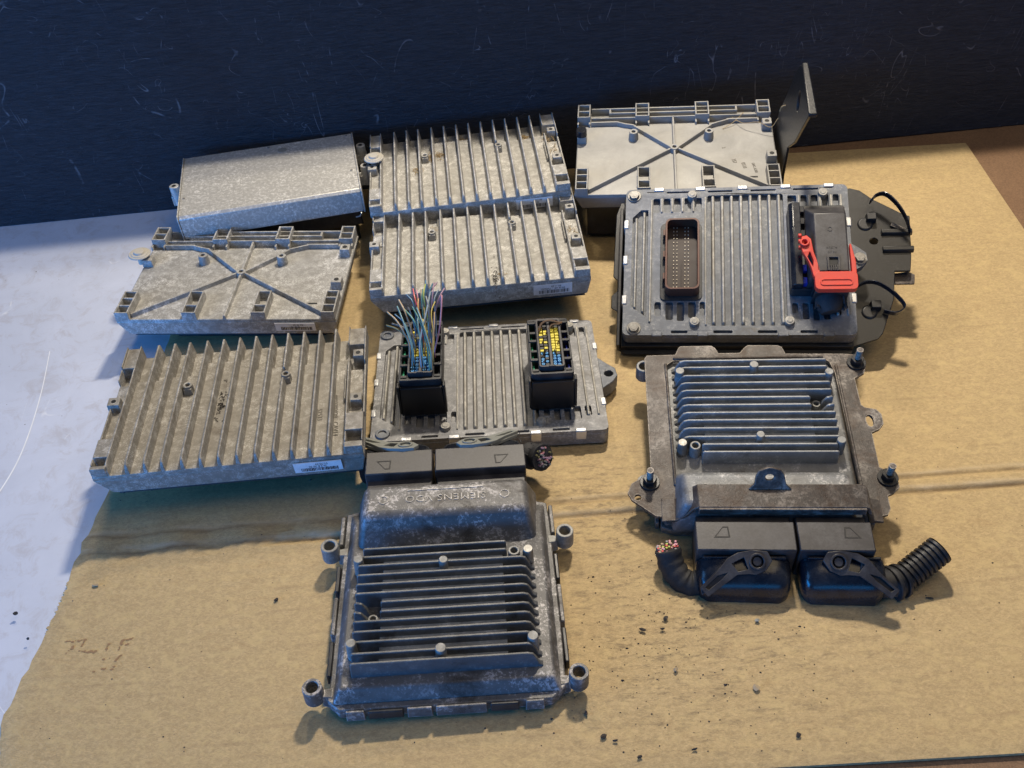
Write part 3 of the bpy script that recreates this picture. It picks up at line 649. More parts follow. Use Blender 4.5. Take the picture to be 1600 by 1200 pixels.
# black plug
pg = build('plug_body', MB().prism(rrect(44, 92, -38, 45, 3, 3), 0, 12), M['plastic'], gA, .8)
build('plug_side', MB().ext([(44, 10), (44, 17), (47, 20), (53.5, 20), (53.5, 10)], 'y', -37, 44), M['gloss'], pg, .7)
for k, y in enumerate((38, 26, 14, -20, -32)): build('plug_latch', MB().box(53, 57, y-3, y+3, 12, 18), M['gloss'] if k < 3 else M['blue'], pg, .3)
mb = MB()
mb.hexa([(56, -36, 11), (92, -36, 11), (92, 44, 11), (56, 44, 11)], [(62, -33, 35), (88, -33, 35), (88, 23, 35), (62, 23, 35)])
build('plug_cover', mb, M['plastic2'], pg, 1.2, 3)
build('cover_latch', MB().prism([(70.5, -33), (81, -33), (81, -19.5), (70.5, -19.5)], 34.9, 37, [[(72.3, -30), (79.2, -30), (79.2, -21), (72.3, -21)]]), M['plastic2'], pg, .3)
build('latch_recess', MB().box(72.4, 79.1, -29.9, -21.1, 35.02, 35.3), M['mark'], pg, 0)
for k in range(4): build('grip_rib', MB().box(72.7+k*1.7, 73.7+k*1.7, -34.5, -28, 35.3, 38.2, 0, .6), M['plastic2'], pg, .2)
build('embossed_mark', MB().cyl(74.5, 7, 35, 35.4, 2.1, 20, None, 1.6), M['plastic2'], pg, 0)
text('embossed_print', '>PBT<', 3, TM(75, -11, 35.1, 0), M['plastic2'], pg, .15); text('embossed_print', 'GF 30', 3, TM(75, -15, 35.1, 0), M['plastic2'], pg, .15)
build('plug_bellows', MB().box(61, 90, -40, -36.2, 2, 28, 1, 0).box(62, 89, -43, -40.2, 2, 24, 1, 0).box(61, 90, -46, -43.2, 1, 22, 1, 0), M['plastic'], pg, .6)
mb = MB(); rnd = random.Random(4)
for k in range(30):
    a = rnd.uniform(64, 86); mb.tube([(a, -46, rnd.uniform(4, 17)), (a+rnd.uniform(-3, 3), -52-rnd.uniform(0, 5), rnd.uniform(3, 15))], rnd.uniform(.8, 1.6), 6)
mb.tube([(75, -44, 9), (75, -52, 8), (76, -57, 7)], [12, 11.5, 8], 14)
build('cut_cable', mb, M['tape'], pg, 0)
# red lever
mb = MB()
mb.prism(rrect(60, 93.5, -51, -34.5, 4, 4), 31.5, 37.5)
lv = build('red_lever', mb, M['red'], gA, 1.4, 3)
build('lever_recess', MB().prism(rrect(64, 89.5, -47.5, -41.5, 2.5, 3), 37.52, 38.2, [rrect(65, 88.5, -46.6, -42.4, 2, 3)]), M['red'], lv, .2)
def arm(y_z_poly, x0, x1): 
    mbp = MB().prism(y_z_poly, x0, x1); return MB().add([(z, x, y) for x, y, z in mbp.v], mbp.f)
mb = MB().prism([(59.5, -38), (64, -38), (65, -30), (60.5, -14), (59, -2), (55.5, 1.5), (51.5, .5), (50.5, -6), (51.5, -14), (55.5, -22), (58, -30)], 30.5, 35, [circ(54.8, -6, 1.6, 10), [(55.5, -19), (57.5, -24), (59.5, -28), (60, -22), (57.5, -14)]])
mb.cyl(53.5, -6, 34.9, 37.2, 4.2, 20, 3.8, 2.2); 
for dy in (2.5, -3, -9): mb.box(48.8, 51.6, dy-1.2, dy+1.2, 30.6, 34.5)
build('lever_arm', mb, M['red'], lv, .7, 2)
build('lever_arm', MB().prism([(89.5, -36), (93.4, -36), (93.2, -24), (90.3, -8), (89, -8), (89.3, -22)], 30.5, 36.5), M['red'], lv, .7)
# tray beneath
tp = [(-104, 73), (-108, 60), (-109, -6), (-105, -10), (-105, -21), (-110, -26), (-110, -38), (-104, -42), (-102, -80), (-96, -84), (96, -84), (99, -76), (119, -69), (123, -64), (129, -46), (134, -32), (137, -4), (150, -4), (151.5, 8), (152.5, 20), (152.8, 36), (153.8, 52), (150, 53), (124, 70), (113, 80), (104, 83), (60, 76)]
tp = [(x, y+1) for x, y in tp]
mb = MB().prism(tp, -23.4, -21, [circ(121.5, 27.5, 3.4, 18)])
ty = build('mounting_tray', mb, M['tray'], gA, .6)
for y in (36, 18.5):
    build('tray_channel', MB().ext([(y-3.5, -21.2), (y-2, -17.8), (y+2, -17.8), (y+3.5, -21.2)], 'x', 128, 154), M['tray'], ty, .6)
build('tray_tongue', MB().prism([(136, -12), (154, -12), (155, -3), (150, 0), (136, -2)], -30, -27.5), M['bracket'], ty, .5)
build('tray_rail', MB().box(-101, 98, -79, 76, -21.3, -15.2, 1, 1), M['tray'], ty, .8)
build('tray_lip', MB().box(-103.5, -100.5, -80, 60, -21, -9), M['tray'], ty, .6)
build('tray_leg', MB().hexa([(-95, 58, -92), (90, 62, -92), (90, 70, -92), (-95, 66, -92)], [(-95, 58, -23.5), (90, 62, -23.5), (90, 72, -23.5), (-95, 70, -23.5)]), M['tray'], ty, .8)
build('tray_leg', MB().box(120, 148, 40, 50, -90, -23.5, 4, 2), M['tray'], ty, .8)
def strap(pts, w, tk=1.1):
    P2 = smooth_path(pts, 7); mb = MB(); vs = []; n = len(P2)
    for i, p in enumerate(P2):
        tt = (P2[min(i+1, n-1)]-P2[max(i-1, 0)]).normalized(); sd = Vector((0, 0, 1)); nn = tt.cross(sd).normalized()
        for a, b in ((-1, -1), (1, -1), (1, 1), (-1, 1)): vs.append(tuple(p+sd*a*w/2+nn*b*tk/2))
    fs = [(0, 1, 2, 3), ((n-1)*4+3, (n-1)*4+2, (n-1)*4+1, (n-1)*4)]
    for i in range(n-1):
        for k in range(4): a = i*4+k; b = i*4+(k+1) % 4; fs.append((a, b, b+4, a+4))
    return mb.add(vs, fs)
for pts, bx in (([(119, 63, -13), (124, 67, -8), (131, 65, -4), (140, 54, -4), (147, 42, -8), (151, 30, -14)], (120, 50)), ([(101, -24, -10), (110, -21, -7), (120, -24, -5), (132, -33, -7), (140, -42, -12), (134, -47, -15), (124, -44, -17)], (118, -38))):
    s_ = build('cable_tie', strap(pts, 6), M['gloss'], gA, .2)
    build('tie_anchor', MB().box(bx[0]-4.5, bx[0]+4.5, bx[1]-4, bx[1]+4, -21, -14.5, .6, .6).cyl(bx[0]-5, bx[1]-5, -21, -19.5, 7, 18, 5.5), M['plastic'], s_, .5)
build('tie_tail', MB().box(136, 150, 38, 42, -20.9, -18.6).xf(Matrix.Translation((143, 40, 0)) @ Matrix.Rotation(R(-32), 4, 'Z') @ Matrix.Translation((-143, -40, 0))), M['bracket'], gA, .3)

# middle: two open sockets
CUR['b'] = 15
M5 = pose(-.0204, .5822, .018, .07, 0, .4, 0) @ Matrix.Diagonal((.975, .93, 1, 1)) @ Matrix.Translation((0, 0, -.015))
gB = twin(M5, 'open_plug_module', 'grey module in the centre with two open plugs, one trailing cut coloured wires', M['gm2'])
build('mounting_ear', MB().prism([(97.8, 20), (106, 10), (112, 4), (113, -6), (108, -14), (98.3, -22)], -14, -.6, [circ(105.5, -3, 4, 16)]), M['gm'], gB, .8, 2)
for x, y in ((-91, 66), (-88, -66)):
    build('corner_socket', MB().cyl(x, y, 0.05, 1.6, 6.5, 22, 5.8, 3.4, .2), M['gm'], gB, .3)
def plug(root, x0, x1, y0, y1, rows, gl, gr):
    """an uncovered plug: walls around a terminal block, read from above"""
    xm = (x0+x1)/2; out = []
    b = build('plug_shell', MB().hexa([(x0+2, y0+1, 0), (x1-2, y0+1, 0), (x1-2, y1-1, 0), (x0+2, y1-1, 0)], [(x0, y0, 24), (x1, y0, 24), (x1, y1, 24), (x0, y1, 24)]), M['skirt'], root, .7)
    mb = MB().prism(rrect(x0, x1, y0, y1, 2, 2), 24.1, 39, [rrect(x0+1.6, x0+6.4, y0+3, y1-3, .6, 1), rrect(x1-6.4, x1-1.6, y0+3, y1-3, .6, 1), rrect(x0+7.8, x1-7.8, y0+2.6, y1-3, 1.5, 2)])
    build('plug_frame', mb, M['plastic'], b, .4)
    mb = MB()
    for k in range(6):
        y = y0+6+(y1-y0-12)*k/5
        for xa in (x0+.4, x1-7): build('frame_rung', MB().box(xa, xa+6.6, y-1.5, y+1.5, 25, 38.6+(k % 2)*1.2), M['plastic'], b, .3)
    mb = MB().prism(rrect(xm-10.5, xm+10.5, y0+5, y1-4, 2.5, 3), 25, 42.6, [rrect(xm-8.6, xm-1.2, y0+7, y1-7, 1, 2), rrect(xm+1.2, xm+8.6, y0+7, y1-7, 1, 2)])
    mb.prism([(xm-3, y0+4.6), (xm+3, y0+4.6), (xm+1.6, y0+6.4), (xm-1.6, y0+6.4)], 30, 43.6)
    build('terminal_block', mb, M['plastic2'], b, .4)
    build('front_skirt', MB().hexa([(x0-1, y0-2.2, 2), (x1+1, y0-2.2, 2), (x1+1, y0-.2, 2), (x0-1, y0-.2, 2)], [(x0+.5, y0-3.4, 33), (x1-.5, y0-3.4, 33), (x1-.5, y0-.3, 33), (x0+.5, y0-.3, 33)]).box(x0-2.2, x0-.2, y0-4.6, y0+4, 6, 35, 0, .8).box(x1+.2, x1+2.2, y0-4.6, y0+4, 6, 35, 0, .8), M['skirt'], b, .5)
    build('side_strip', MB().box(x0+2.2, x0+3.6, y0+8, y1-14, 25, 34), gl, b, .2); build('side_strip', MB().box(x1-3.8, x1-2.4, y0+8, y1-14, 25, 34), gr, b, .2)
    L_ = y1-y0-16
    for side in (-1, 1):
        for col in (0, 1):
            for k in range(rows):
                y = y0+8.6+L_*k/(rows-1); x = xm+side*(3.1+3.6*col if True else 0)
                r_ = random.random()
                if k < rows*.32: mt, r1 = M['cyan'], .9
                elif k < rows*.86: mt, r1 = M['yellow'], .12
                else: mt, r1 = M['plastic'], .2
                if r_ < (.14 if side > 0 else .26): mt = M['plastic']
                out.append((x, y, mt))
    by = {}
    for x, y, mt in out: by.setdefault(mt.name, []).append((x, y))
    for nm, pts in by.items():
        for (x, y) in pts:
            mbx = MB(); h = 39.2+random.uniform(-.5, .5)
            if nm.startswith('sky'): mbx.cyl(x, y, 30, h, 1.55, 10, 1.3, .6, 37)
            else: mbx.box(x-1.65, x+1.65, y-1.5, y+1.5, 30, h, .25, .25)
            build('terminal', mbx, bpy.data.materials[nm], b, 0)
    return b
pB = plug(gB, 36.5, 71.5, -46, 28, 17, M['green'], M['blue'])
mb = MB().tube(smooth_path([(46, 9, 40), (49, 15, 44), (56, 17, 45), (66, 15, 43)]), 1.0, 6).tube(smooth_path([(52, 6, 40), (57, 12, 44), (63, 13, 44), (66, 17, 43)]), .8, 6)
for i in range(14):
    x = 44+random.random()*20; y = -33+random.random()*52; mb.tube([(x, y, 39), (x+random.uniform(-2, 2), y+random.uniform(0, 2), 41+random.random()*2)], .55, 5)
build('wire_stub', mb, plain('brown_wire', (.16, .09, .045), .5), gB, 0)
pA = plug(gB, -71, -36, -45, 34, 17, M['green'], M['gloss'])
# wires
cols = {'slate_blue': (.12, .26, .28), 'red': (.62, .07, .07), 'tan': (.45, .33, .20), 'green': (.09, .24, .19), 'violet': (.42, .28, .38), 'pink': (.62, .30, .34), 'yellow_green': (.45, .5, .10), 'blue': (.10, .22, .30), 'grey': (.25, .26, .26), 'olive': (.22, .20, .10), 'orange': (.58, .28, .09), 'light_blue': (.28, .36, .42), 'yellow': (.60, .48, .12)}
wm = {k: plain(k+'_wire', v, .42, 0, .05, .12) for k, v in cols.items()}
wires = [  # (colour, root x,y, tip x,y,z): tips read from the photograph, fan spreading up and back
 ('tan', -62, -20, -88, 14, 80), ('olive', -61, -12, -86, 2, 72), ('slate_blue', -60, -30, -80, 18, 84), ('blue', -58, -26, -79, 10, 80), ('tan', -58, -8, -76, 26, 86),
 ('blue', -56, -4, -71, 30, 90), ('red', -52, -2, -66, 34, 94), ('slate_blue', -50, -34, -60, 6, 84), ('green', -52, -18, -72, 16, 82), ('grey', -60, -2, -83, 6, 70),
 ('tan', -48, -6, -58, 30, 96), ('green', -50, -8, -56, 26, 100), ('yellow_green', -47, 0, -54, 34, 100), ('violet', -45, 0, -46, 38, 98), ('grey', -46, -10, -52, 20, 95),
 ('blue', -44, -2, -50, 36, 98), ('olive', -47, -26, -55, 14, 84), ('yellow', -45, -34, -57, 2, 78), ('slate_blue', -44, -37, -60, 10, 88), ('green', -46, -38, -66, 14, 86),
 ('violet', -43, 8, -40, 34, 92), ('pink', -42, -14, -42, 20, 82), ('light_blue', -52, -33, -52, 28, 94), ('orange', -50, -14, -62, 22, 90), ('tan', -44, -28, -48, 8, 82),
 ('yellow', -43, -24, -46, 18, 88), ('olive', -55, 4, -64, 30, 88), ('light_blue', -41, 4, -44, 30, 94), ('violet', -47, 10, -43, 40, 96), ('grey', -58, 8, -70, 22, 78), ('pink', -54, 6, -62, 32, 94), ('blue', -49, 8, -52, 40, 100)]
for i, (c_, x, y, tx, ty_, tz) in enumerate(wires):
    rnd = random.Random(i); tz = 40+(tz-40)*.66; ty_ = ty_*.92; tx = tx+7+rnd.uniform(-2, 2)
    mid1 = (x+(tx-x)*.08+rnd.uniform(-1.5, 1.5), y+(ty_-y)*.25+rnd.uniform(-1, 2), 40+(tz-40)*.5)
    mid2 = (x+(tx-x)*.45+rnd.uniform(-2, 2), y+(ty_-y)*.65+rnd.uniform(-2, 3), 40+(tz-40)*.90)
    if c_ == 'pink' and i == 21: mid1, mid2 = (-36, -6, 62), (-33, 12, 80)
    pts = smooth_path([(x, y, 37), (x+rnd.uniform(-.5, .5), y+1, 44), mid1, mid2, (tx, ty_, tz)], 6)
    build('cut_wire', MB().tube(pts, rnd.uniform(.5, .75), 8), wm[c_], gB, 0)

# ------------------------------------------------------------------ finned engine units
def engine_unit(Mx, name, label, fin_mat, body_mat, pdx=0):
    root = empty(name, Mx, label, 'engine control unit')
    mb = MB().prism([(-66, -79.5), (67, -80), (76, -72), (77, -40), (77, 60), (76, 77), (66, 80), (-62, 79), (-72, 76), (-73, -60), (-74, -72)], -11, -1.5)
    build('base_flange', mb, body_mat, root, .9, 2)
    build('base_plate', MB().box(-68, 71, -72, 55, -15.4 if pdx == 0 else -13, -11.1, 0, 0), M['plastic'], root, .6)
    mb = MB()   # tub with sloping sides
    mb.hexa([(-70.5, -76, -1.6), (73.5, -76, -1.6), (74.5, 76, -1.6), (-69, 76, -1.6)], [(-65.5, -70.5, 8), (69, -70.5, 8), (70.5, 60, 8), (-64, 60, 8)])
    build('tub', mb, body_mat, root, 1.5, 3)
    build('centre_pad', MB().ext([(-60.6, 5), (-60.4, 15), (-59.5, 15.8), (20, 16.6), (22, 8), (22, 1)], 'x', -40.5, 41), M['ecmpad'], root, 2.5, 4)
    ys = [26, 19.3, 12.3, 4.6, -2.8, -9.9, -17.2, -24.3, -31.3, -38.7, -46, -54.3, -61.2]
    for i, y in enumerate(ys):
        mb = MB()
        def fin(xa, xb, drop=True):
            pr_ = [(xa, 6), (xa+.6, 21), (xa+1.6, 22), (xb-7 if drop else xb-1, 22)]+([(xb-3.5, 20.5), (xb-1, 15), (xb, 11), (xb+2.5, 9), (xb+3, 6)] if drop else [(xb, 21), (xb, 6)])
            n = len(pr_); vs = []
            for s_ in (-1, 1):
                for (x, z) in pr_: vs.append((x, y+s_*(1.9-(z-6)/16*1.1), z))
            mb.add(vs, [tuple(range(n)), tuple(range(2*n-1, n-1, -1))]+[(k, k+n, (k+1) % n+n, (k+1) % n) for k in range(n)])
        if i in (6, 7): fin(-58, -49, True) ; fin(-41, 60)
        elif i in (0, 1): fin(-55, 44, False)
        else: fin(-58, 60)
        build('cooling_fin', mb, fin_mat, root, .45)
    # rising hood over the socket
    mb = MB().hexa([(-61.5, 33.5, 2), (67, 33.5, 2), (70, 84, 2), (-63, 84, 2)], [(-55.5, 49, 29.5), (61.5, 49, 29.5), (60.5, 76, 29.5), (-54.5, 76, 29.5)])
    hd_ = build('socket_hood', mb, body_mat, root, 4, 4)
    text('cast_logo', 'SIEMENS VDO', 8.2, TM(3, 62, 29.55, 180), body_mat, hd_, .35, 1.05, spacing=1.1)
    build('cast_line', MB().box(-24, 30, 69.3, 70.1, 29.4, 30), body_mat, hd_, 0)
    for x in (-41, 45): build('ejector_mark', MB().cyl(x, 62, 29.4, 29.9, 3.6, 20, None, 2.9), body_mat, hd_, 0)
    for (x, y, r, mt, h) in ((-57, 16.8, 3.2, 'pad', 23.5), (.8, 12, 3, 'pad', 24.2), (58.5, 18, 3.4, 'bolt', 22.5), (-57.5, -47.5, 3.2, 'pad', 23.5), (-1, -55, 3.4, 'pad', 24.2), (57, -50, 3.4, 'pad', 23.5)):
        build('round_stud', MB().cyl(x, y, 7, h, r+.8, 18, r), M[mt], root, .4)
    build('threaded_boss', MB().cyl(49, 19, 7, 20, 4.4, 18, 4, 2.4, 12), M['pad'], root, .4)
    build('threaded_boss', MB().cyl(-46, -24, 7, 13, 3.4, 16, 3.2, 2, 9), M['pad'], root, .3)
    for x, y, dx in ((-81, 42, 1), (86.5, 43, -1), (-82.5, -67, 1), (84.5, -68, -1)):
        e = MB(); e.cyl(x, y, -6, 7.5, 6.6, 26, 6.2, 3.9)
        e.hexa([(x+dx*5, y-4, -10), (x+dx*12, y-6, -10), (x+dx*12, y+6, -10), (x+dx*5, y+4, -10)], [(x+dx*5, y-2.5, -1), (x+dx*12, y-3.5, -1), (x+dx*12, y+3.5, -1), (x+dx*5, y+2.5, -1)])
        build('mounting_ear', e, M['pad'] if y > 0 else body_mat, root, .5)
    # lid clips along the edges
    for x0, x1 in ((-48, -26), (28, 46)): build('edge_bead', MB().box(x0, x1, -82.5, -79.6, -9, -1.2, 0, .4), M['plastic'], root, .8)
    for x0, x1 in ((-62, -50), (-24, -8), (-6, 26), (50, 62)): build('edge_block', MB().box(x0, x1, -82, -79.6, -10.5, -.8, .4, .4), body_mat, root, .5)
    for s_, X in ((-1, -74.5), (1, 78.5)):
        for y0, y1, mt in ((-56, -30, 'plastic'), (-26, 4, None), (8, 30, 'plastic'), (48, 74, None)):
            build('edge_bead' if mt else 'edge_block', MB().box(X-1.6, X+1.8, y0, y1, -10, -.6, .3, .3), M[mt] if mt else body_mat, root, .7)
    # plugs on the socket side
    for (xa, xb, sgn) in ((-56.5, -6.2, -1), (-5.2, 62.5, 1)):
        xa += pdx; xb += pdx
        b = build('plug_block', MB().box(xa+1, xb-1, 80, 89, -8, 20.5, .4, 0).box(xa, xb, 88, 111, -8, 28.2, .4, .4), M['plastic2'], root, .8)
        xm = (-42 if sgn < 0 else 44)+pdx
        q = [(xm-5, 92.5), (xm-4.2, 101), (xm-.5, 101), (xm+6, 92.5)] if sgn > 0 else [(xm+5, 92.5), (xm+4.2, 101), (xm+.5, 101), (xm-6, 92.5)]
        q = [(x, 193.5-y) for x, y in q]
        inn = [((x-xm)*.78+xm, (y-96.8)*.8+96.8) for x, y in q]
        build('orientation_mark', MB().prism(q, 28.22, 28.4, [inn]), M['mark'], b, 0)
        x0, x1 = (xa+1, xb-.5) if sgn < 0 else (xa+4, xb-1)
        hx0, hx1 = (x0-9, x1-1) if sgn < 0 else (x0-1, x1+1)
        secs = []; n_ = 28
        for q in range(9):
            t_ = q/8; k_ = math.sqrt(max(0, 1-(t_*.97)**2.6)); cxm = (hx0+hx1)/2; hw = (hx1-hx0)/2*(.82+.18*k_)*(1 if q < 7 else (.97 if q == 7 else .86))
            zt, zb = -10+31*(.25+.75*k_), -11+3*(1-k_)
            secs.append([(cxm+hw*math.copysign(abs(math.cos(a_))**.45, math.cos(a_)), 110.6+24.5*t_, (zt+zb)/2+(zt-zb)/2*math.copysign(abs(math.sin(a_))**.6, math.sin(a_))) for a_ in [2*math.pi*(e_+.5)/n_ for e_ in range(n_)]])
        vs = [p_ for c_ in secs for p_ in c_]; fs = [tuple(range(n_)), tuple(range(9*n_-1, 8*n_-1, -1))]
        for q in range(8):
            for e_ in range(n_): fs.append((q*n_+e_, q*n_+(e_+1) % n_, (q+1)*n_+(e_+1) % n_, (q+1)*n_+e_))
        build('cable_hood', MB().add(vs, fs), M['gloss'], b, 1.2, 2)
        build('hood_seam', MB().box(hx0+4, hx1-4, 111.3, 113.6, 19.5, 22.3, .5, .3), M['gloss'], b, .4)
    return root
CUR['b'] = 16
eA = engine_unit(pose(-.0544, .3672, .016, .96, 0, 1.1, 16), 'finned_engine_unit', 'dark oxidised finned engine unit at the front, hood with cast lettering facing the rear', M['ecmfin'], M['ecm'])
def lever(root, cx, cy, z, flip, mat, rz=0):
    mb = MB(); o_ = [(-17, -7), (-9, -9.5), (3, -9), (12, -6), (14, 1), (8, 7), (0, 8.5), (-5, 7), (-13, 6), (-24, 11), (-37, 17), (-41, 10), (-28, 2)]
    o_ = [(x*flip*.93, y*.93) for x, y in o_]
    tri = [(x*flip, y) for x, y in ((-14, -2.5), (-5, -5), (-4, 3.5), (-11, 3.5))]
    mb.prism(o_, 0, 2.8, [circ(3*flip, -.5, 4.4, 14), tri, [(x*flip, y) for x, y in ((-18, 3), (-23, 6.5), (-33, 11.5), (-35, 9.5), (-25, 3.5))]])
    mb.cyl(3*flip, -.5, -.5, 3.9, 6, 22, 5.6, 4.2, 0)
    mb.prism([(x*flip, y) for x, y in ((-12, -8), (-12, 5), (-38, 14), (-38, 9), (-26, 1))], -2, .4)
    mb.cyl(3*flip, -.5, -.5, 2.6, 3.2, 18, 3)
    mb.xf(Matrix.Translation((cx, cy, z)) @ Matrix.Rotation(R(-28), 4, 'X') @ Matrix.Rotation(R(rz), 4, 'Z'))
    return build('locking_lever', mb, mat, root, .6, 2)
lever(eA, 24, 117, 24, -1, M['greylever'], 14); lever(eA, -30, 117, 24, 1, M['greylever'], -14)
mb = MB().tube(smooth_path([(50, 120, 4), (62, 118, 6), (70, 114, 10), (76, 108, 14)], 5), [10+math.sin(k)*.7 for k in range(16)], 14)
bu = build('taped_wire_bundle', mb, M['tape'], eA, 0)
def wire_ends(root, c, d, r, n, seedv, mats, l=4):
    rnd = random.Random(seedv); d = Vector(d).normalized(); u = d.orthogonal().normalized(); v = d.cross(u); grp = {}
    for _ in range(n):
        a = rnd.uniform(0, 6.28); q = r*math.sqrt(rnd.random()); p0 = Vector(c)+u*math.cos(a)*q+v*math.sin(a)*q
        p1 = p0+d*rnd.uniform(l*.4, l)+u*rnd.uniform(-1, 1)*.4
        grp.setdefault(rnd.choice(mats), MB()).tube([p0-d*2, p0, p1], .85, 6)
    for k, g_ in grp.items(): build('cut_wire_ends', g_, wm[k], root, 0)
wire_ends(bu, (76, 108, 14), (.6, -.6, .5), 8, 36, 3, ['pink', 'violet', 'grey', 'olive'], 3)
mb = MB(); rnd = random.Random(9)
for _ in range(40):
    a = rnd.uniform(0, 1); p0 = Vector((56+a*20, 120-a*12+rnd.uniform(-8, 8), 12+rnd.uniform(-2, 8))); mb.tube([p0, p0+Vector((rnd.uniform(-5, 5), rnd.uniform(-5, 5), rnd.uniform(-1, 4)))], .3, 4)
build('tape_fray', mb, M['tape'], bu, 0)

# right front unit: the same unit turned round and bolted under a steel bracket
CUR['b'] = 24
TB = Matrix.Translation((0, -.0063, -.012)) @ Matrix.Rotation(math.pi, 4, 'Z')   # unit frame inside the measured bracket frame
P11 = pose(.1862, .4921, .036, -6.4, 9, -2.3, 0)
eB = engine_unit(P11 @ TB @ Matrix.Translation((0, 0, -.024)), 'bracketed_engine_unit', 'grey finned engine unit at right bolted under a rusty steel bracket, two cabled plugs', M['ecm2fin'], M['ecm2'], -8)
INV = Matrix.Translation((0, -6.3, 12)) @ Matrix.Rotation(math.pi, 4, 'Z')   # mm: bracket frame -> unit frame
def inb(mb): return mb.xf(INV)
# bracket plate with opening; INV is its own inverse rotation: (x,y,z) -> (-x,-y-6.3,z+12)
out = [(-84, 66), (-82, 69), (-59, 69.5), (-56, 77), (-54, 78.5), (-29, 78.5), (-26.5, 76), (-24, 70.5), (-7, 70.5), (-3, 76), (0, 78.5), (24, 78), (27, 76), (29, 69), (74, 68), (82, 67), (88, 62), (89.5, 55), (87, 48), (79, 43), (79.5, 17), (82, 14.5), (90, 12.5), (93, 8), (93, -1), (89, -6), (83, -9), (83, -40), (88, -43), (94, -49), (94, -57), (89, -62), (84.5, -64), (84.5, -75), (82, -79.5), (76, -81), (70, -79), (66.6, -74), (66.8, -60), (64.8, 48), (62, 60), (58, 63), (-61, 63), (-66, 59), (-68.5, 52), (-63.5, -58), (-63, -74), (-66, -79.5), (-72, -82), (-80, -81.5), (-97, -68), (-100, -62), (-97, -54), (-87.5, -47.5), (-82.5, -44)]
# closed U-shaped plate: outer outline, then the inner edge of the opening
mb = MB().prism(out, -2.6, 0, [circ(83.5, 2, 2.8, 14, 2.0), circ(-92.6, -65.8, 2.6, 14), ])
bk = build('steel_bracket', inb(mb), M['bracket'], eB, .8, 2)
mb = MB()   # raised rim round the opening
for a, b, w_ in (((-61, 65), (58, 65), 3), ((-67.2, 60), (-65, -56), 2.8), ((66.5, 57), (67.5, -56), 2.8)): bar(mb, a, b, w_, -.3, 1.6)
build('opening_rim', inb(mb), M['bracket'], bk, .9)
mb = MB().ext([(-76, .4), (-66, 1.4), (-60, 8), (-55, 17), (-51, 20.5), (62, 20.5), (65, 19), (68, 12), (71, 2), (78, .5), (78, -1.2), (69.5, -1), (66, 10), (63, 17.5), (61.5, 18.6), (-50.5, 18.6), (-53, 16), (-58, 7), (-65, -1), (-76, -1.2)], 'y', -86, -67)
build('cross_strap', inb(mb), M['bracket'], bk, .6)
build('strap_lip', inb(MB().box(-51, 62.5, -87.8, -86, 13.5, 20.2)), M['bracket'], bk, .4)
mb = MB().prism([(-16, 0), (14, 0), (10, 4), (8.5, 11), (6, 14.5), (1, 16), (-4, 16), (-9, 14), (-11, 10), (-12, 4)], -1.3, 1.3, [circ(-1.5, 9, 3.0, 14, .75)])
mb.xf(Matrix.Translation((0, -71, 20.5)) @ Matrix.Rotation(R(52), 4, 'X'))
build('strap_lug', inb(mb), M['bracket'], bk, .6)
for x, y, h in ((-83.5, -53, 13), (87, -49.5, 13), (82.5, 58, 14)):
    nb = build('stud_nut', inb(MB().cyl(x, y, 0, 1.6, 7.4, 22).cyl(x, y, 1.6, 6.5, 5.2, 6)), M['tray'], bk, .3)
    prof = []; mb = MB(); z = 6.4
    pts = []; rr_ = []
    while z < h+3: pts += [(x, y, z), (x, y, z+.6)]; rr_ += [2.1, 2.6]; z += 1.2
    mb.tube(pts, rr_, 12); build('threaded_stud', inb(mb), M['bracket'], nb, 0)
# levers, in the unit's own frame they mirror the front unit's
lever(eB, 17, 117, 22, -1, M['plastic2'], 12); lever(eB, -42, 117, 22, 1, M['plastic2'], -12)
# corrugated conduit to the right, taped bundle to the left (bracket frame coordinates)
mb = MB(); a = Vector((84, -124, -14)); b2 = Vector((113, -104, -4)); pts = []; rr_ = []
N_ = 10
for k in range(N_):
    for f_, r_ in ((0, 8.6), (.18, 10.2), (.62, 10.2), (.8, 8.6)): pts.append(a.lerp(b2, (k+f_)/N_)); rr_.append(r_)
mb.tube(pts, rr_, 26, False); v_in = [p for p in pts[::-1]]; 
mb.tube([b2, a.lerp(b2, .5)], [8.4, 7.6], 26, False); mb.tube([b2-(b2-a).normalized()*.5, b2], [10, 8.2], 26, False)
cn = build('corrugated_conduit', inb(mb), M['plastic'], eB, 0)
hb = build('conduit_collar', inb(MB().tube([(58, -124, -8), (72, -127, -11), (86, -123, -13.5)], [9, 10.5, 10.5], 22).tube([(77, -127, -12), (79.5, -125.8, -12.3)], [12.6, 12.6], 22).tube([(82.5, -124.8, -12.6), (85, -123.4, -13)], [12.2, 12.2], 22)), M['plastic'], eB, .4)
pth = smooth_path([(-42, -124, -9), (-54, -128, -13), (-63, -126, -12), (-70, -118, -6), (-73, -109, 2)], 6)
bu2 = build('taped_wire_bundle', inb(MB().tube(pth, [9.2+.5*math.sin(k*1.7) for k in range(len(pth))], 16)), M['tape'], eB, 0)
def wends_b(): 
    rnd = random.Random(2); d = Vector((-.05, .3, .9)).normalized(); u = d.orthogonal().normalized(); v = d.cross(u); grp = {}
    for _ in range(46):
        a_ = rnd.uniform(0, 6.28); q = 7.6*math.sqrt(rnd.random()); p0 = Vector((-73, -109, 2))+u*math.cos(a_)*q+v*math.sin(a_)*q
        grp.setdefault(rnd.choice(['pink', 'pink', 'violet', 'grey', 'tan', 'red', 'yellow_green']), MB()).tube([p0-d*2, p0, p0+d*rnd.uniform(1, 3)], .9, 6)
    for k, g_ in grp.items(): build('cut_wire_ends', inb(g_), wm[k], bu2, 0)
wends_b()

